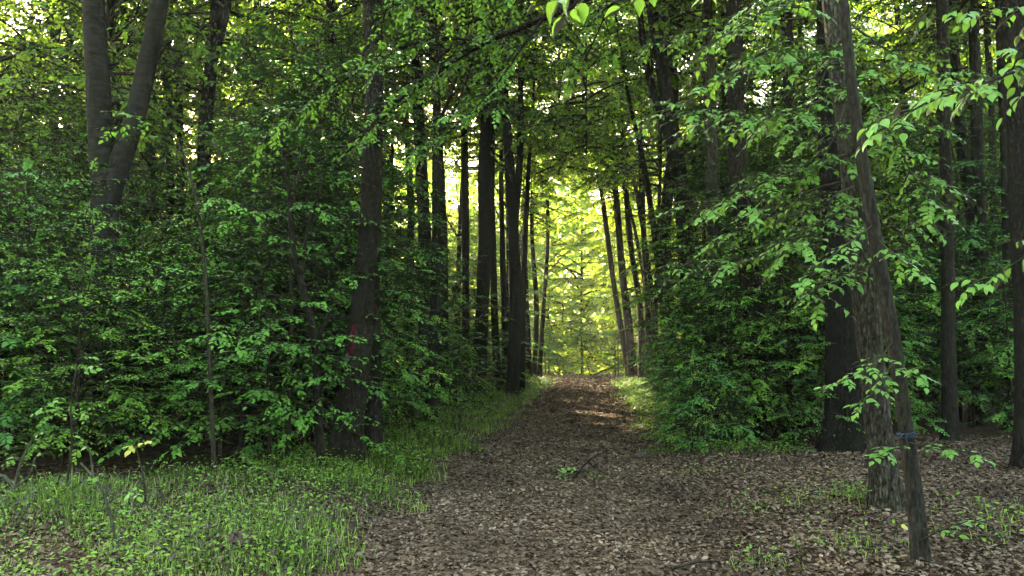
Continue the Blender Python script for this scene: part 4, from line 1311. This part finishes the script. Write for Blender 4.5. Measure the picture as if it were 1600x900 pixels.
for i in pick:
    o = bpy.data.objects.new('fallen_leaf', me)
    COL.objects.link(o)
    o.parent = lit
    s = fr[3][i]; A_, B_, N_, C_ = fr[1][i], bvec[i], fr[2][i], pos[i] + [0, 0, 0.012]
    o.matrix_local = Matrix(((A_[0] * s, B_[0] * s, N_[0] * s, C_[0]), (A_[1] * s, B_[1] * s, N_[1] * s, C_[1]), (A_[2] * s, B_[2] * s, N_[2] * s, C_[2]), (0, 0, 0, 1)))
rest = np.setdiff1d(np.arange(len(pos)), pick)
v, f = leaf_mesh_arrays(*(a[rest] for a in fr), T_DEAD)
o = link('leaf_carpet', mesh_of('leaf_carpet', v, f, M_LITTER), lit)
o['kind'] = 'stuff'

# ------------------------------------------------------------------ small things lying about
def on_ground(px, py):
    d = EYE * F / (py - 545.0)
    for _ in range(3):
        x = P(px, py, d)[0]
        d = (EYE - float(land(x, d))) * F / (py - 545.0)
    p = P(px, py, d)
    return np.array([p[0], d, float(land(p[0], d))])


b0 = on_ground(897, 748)
fo = Foliage(930)
main = np.array([b0 + [-0.02, 0.0, 0.02], b0 + [0.08, 0.12, 0.10], b0 + [0.19, 0.25, 0.20], b0 + [0.33, 0.4, 0.26], b0 + [0.5, 0.55, 0.30]])
fo.wood.tube(smooth_path(main, 12), np.linspace(0.02, 0.005, 12), 7)
fo.wood.tube(smooth_path([main[2], main[2] + [0.1, -0.02, -0.08], main[2] + [0.25, -0.05, -0.16]], 6), np.linspace(0.011, 0.005, 6), 6)
fo.wood.tube(smooth_path([main[1], main[1] + [-0.2, 0.1, -0.02], main[1] + [-0.42, 0.22, -0.05]], 6), np.linspace(0.01, 0.004, 6), 6)
for q, dv in ((main[0], (-0.2, -0.05, 0.06)), (main[0], (-0.12, 0.12, 0.1)), (main[1], (0.16, -0.1, 0.0)), (main[0], (-0.05, -0.1, 0.05)), (main[1], (-0.15, 0.05, 0.02))):
    fo.O.append(q[None]); fo.D.append(norm(np.array([dv]))); fo.L.append(np.array([0.24]))
frb = fo.frames(7, 0.065, 0.4, 0.1)
frb[0][:, 2] = np.maximum(frb[0][:, 2], land(frb[0][:, 0], frb[0][:, 1]) + 0.03)
wd = fo.wood_mesh('stick', M_BARK, 0.002)
wd.transform(Matrix.Translation(tuple(-b0)))
root_b = link('fallen_branch', None, None, b0)
link('stick', wd, root_b)
add_leaf_parts(root_b, frb, b0, T_MID, M_LEAF_YOUNG, 60)
tag(root_b, 'small fallen branch with green leaves lying on the path', 'branch')


def lump(name, label, cat, px, py, sx, sy, sz, seed, mat, rz=0.0):
    r = np.random.default_rng(seed)
    c = on_ground(px, py)
    nu, nv = 18, 10
    v = []
    ph = r.uniform(0, 6, 6)
    for i in range(nv + 1):
        for j in range(nu):
            th = 2 * pi * j / nu; la = -pi / 2 + pi * i / nv
            k = 1 + 0.22 * sin(3 * th + ph[0] + 2 * la) + 0.14 * sin(5 * th + ph[1]) * cos(la * 3 + ph[2]) + 0.1 * sin(9 * th + ph[3])
            v.append([sx * k * cos(la) * cos(th), sy * k * cos(la) * sin(th), sz * (sin(la) * 0.9 + 0.2) * k])
    i = np.arange(nv)[:, None] * nu; j = np.arange(nu)[None]; jn = (j + 1) % nu
    f = np.stack([i + j, i + jn, i + nu + jn, i + nu + j], -1).reshape(-1, 4)
    o = link(name, mesh_of(name, np.array(v), f, mat, smooth=True), None, c, rz)
    tag(o, label, cat)
    return o


lump('wood_chunk', 'dark rotten chunk of wood on the leaf litter near the bottom', 'wood', 1056, 836, 0.09, 0.05, 0.035, 1, M_EARTH_LUMP, 0.3)
lump('wood_chunk', 'dark piece of wood at the right path edge beside the shrubs', 'wood', 1000, 712, 0.16, 0.08, 0.06, 2, M_EARTH_LUMP, 0.5)
lump('tree_stump', 'low rotten stump half sunk in the grass on the left', 'stump', 372, 842, 0.12, 0.09, 0.075, 3, M_EARTH_LUMP, 0.1)
c = on_ground(1396, 822)
o = link('fallen_leaf', mesh_of('fallen_leaf_yellow', T_NEAR[0], T_NEAR[1], M_YELLOW), None, c + [0, -0.12, 0.06], 0.4, 0.085)
o.rotation_euler = (0.9, 0.2, 0.3)
tag(o, 'single yellow leaf at the foot of the slanting grey tree', 'leaf')
w = Wood()
c = on_ground(1120, 878)
w.tube(smooth_path([c + [-0.35, -0.1, 0.03], c + [-0.1, 0.0, 0.05], c + [0.15, 0.05, 0.03], c + [0.4, 0.16, 0.04]], 12), np.linspace(0.012, 0.005, 12), 6)
o = link('stick', w.mesh('stick', M_TWIG))
tag(o, 'thin dry stick lying on the litter at the bottom edge', 'stick')

for q_, (px, py, L_, a_) in enumerate(((760, 800, 0.5, 0.4), (960, 860, 0.35, 2.2), (1230, 770, 0.6, 0.1), (620, 860, 0.4, 1.2), (1120, 750, 0.5, 2.7))):
    c = on_ground(px, py)
    w = Wood()
    dv = np.array([cos(a_), sin(a_), 0]) * L_ * 0.5
    pv = np.array([-sin(a_), cos(a_), 0])
    w.tube(smooth_path([c - dv + [0, 0, 0.03], c - dv * 0.3 + pv * 0.03 + [0, 0, 0.045], c + dv * 0.4 - pv * 0.02 + [0, 0, 0.035], c + dv + [0, 0, 0.05]], 10), np.linspace(0.009, 0.004, 10), 6)
    o = link('stick', w.mesh('stick', M_TWIG))
    tag(o, 'short dry twig lying in the brown leaf litter', 'stick', 'twigs in the leaf litter')

# ------------------------------------------------------------------ still, moist air of the wood
HZ = 0.0006
hm = bpy.data.materials.new('moist_air')
hm.use_nodes = True
hm.node_tree.nodes.clear()
ho = hm.node_tree.nodes.new('ShaderNodeOutputMaterial')
hv = hm.node_tree.nodes.new('ShaderNodeVolumePrincipled')
hv.inputs['Color'].default_value = (0.93, 0.96, 0.92, 1)
hv.inputs['Density'].default_value = HZ
hv.inputs['Anisotropy'].default_value = 0.25
hm.node_tree.links.new(hv.outputs[0], ho.inputs['Volume'])
x0, x1, y0, y1, z0, z1 = -420.0, 420.0, -320.0, 640.0, -3.0, 26.0
hvts = [(x, y, z) for x in (x0, x1) for y in (y0, y1) for z in (z0, z1)]
hf = [(0, 1, 3, 2), (4, 6, 7, 5), (0, 4, 5, 1), (2, 3, 7, 6), (0, 2, 6, 4), (1, 5, 7, 3)]
haze = link('haze', mesh_of('haze', np.array(hvts), np.array(hf), hm))
tag(haze, 'thin moist haze hanging in the wood', 'haze', kind='stuff')
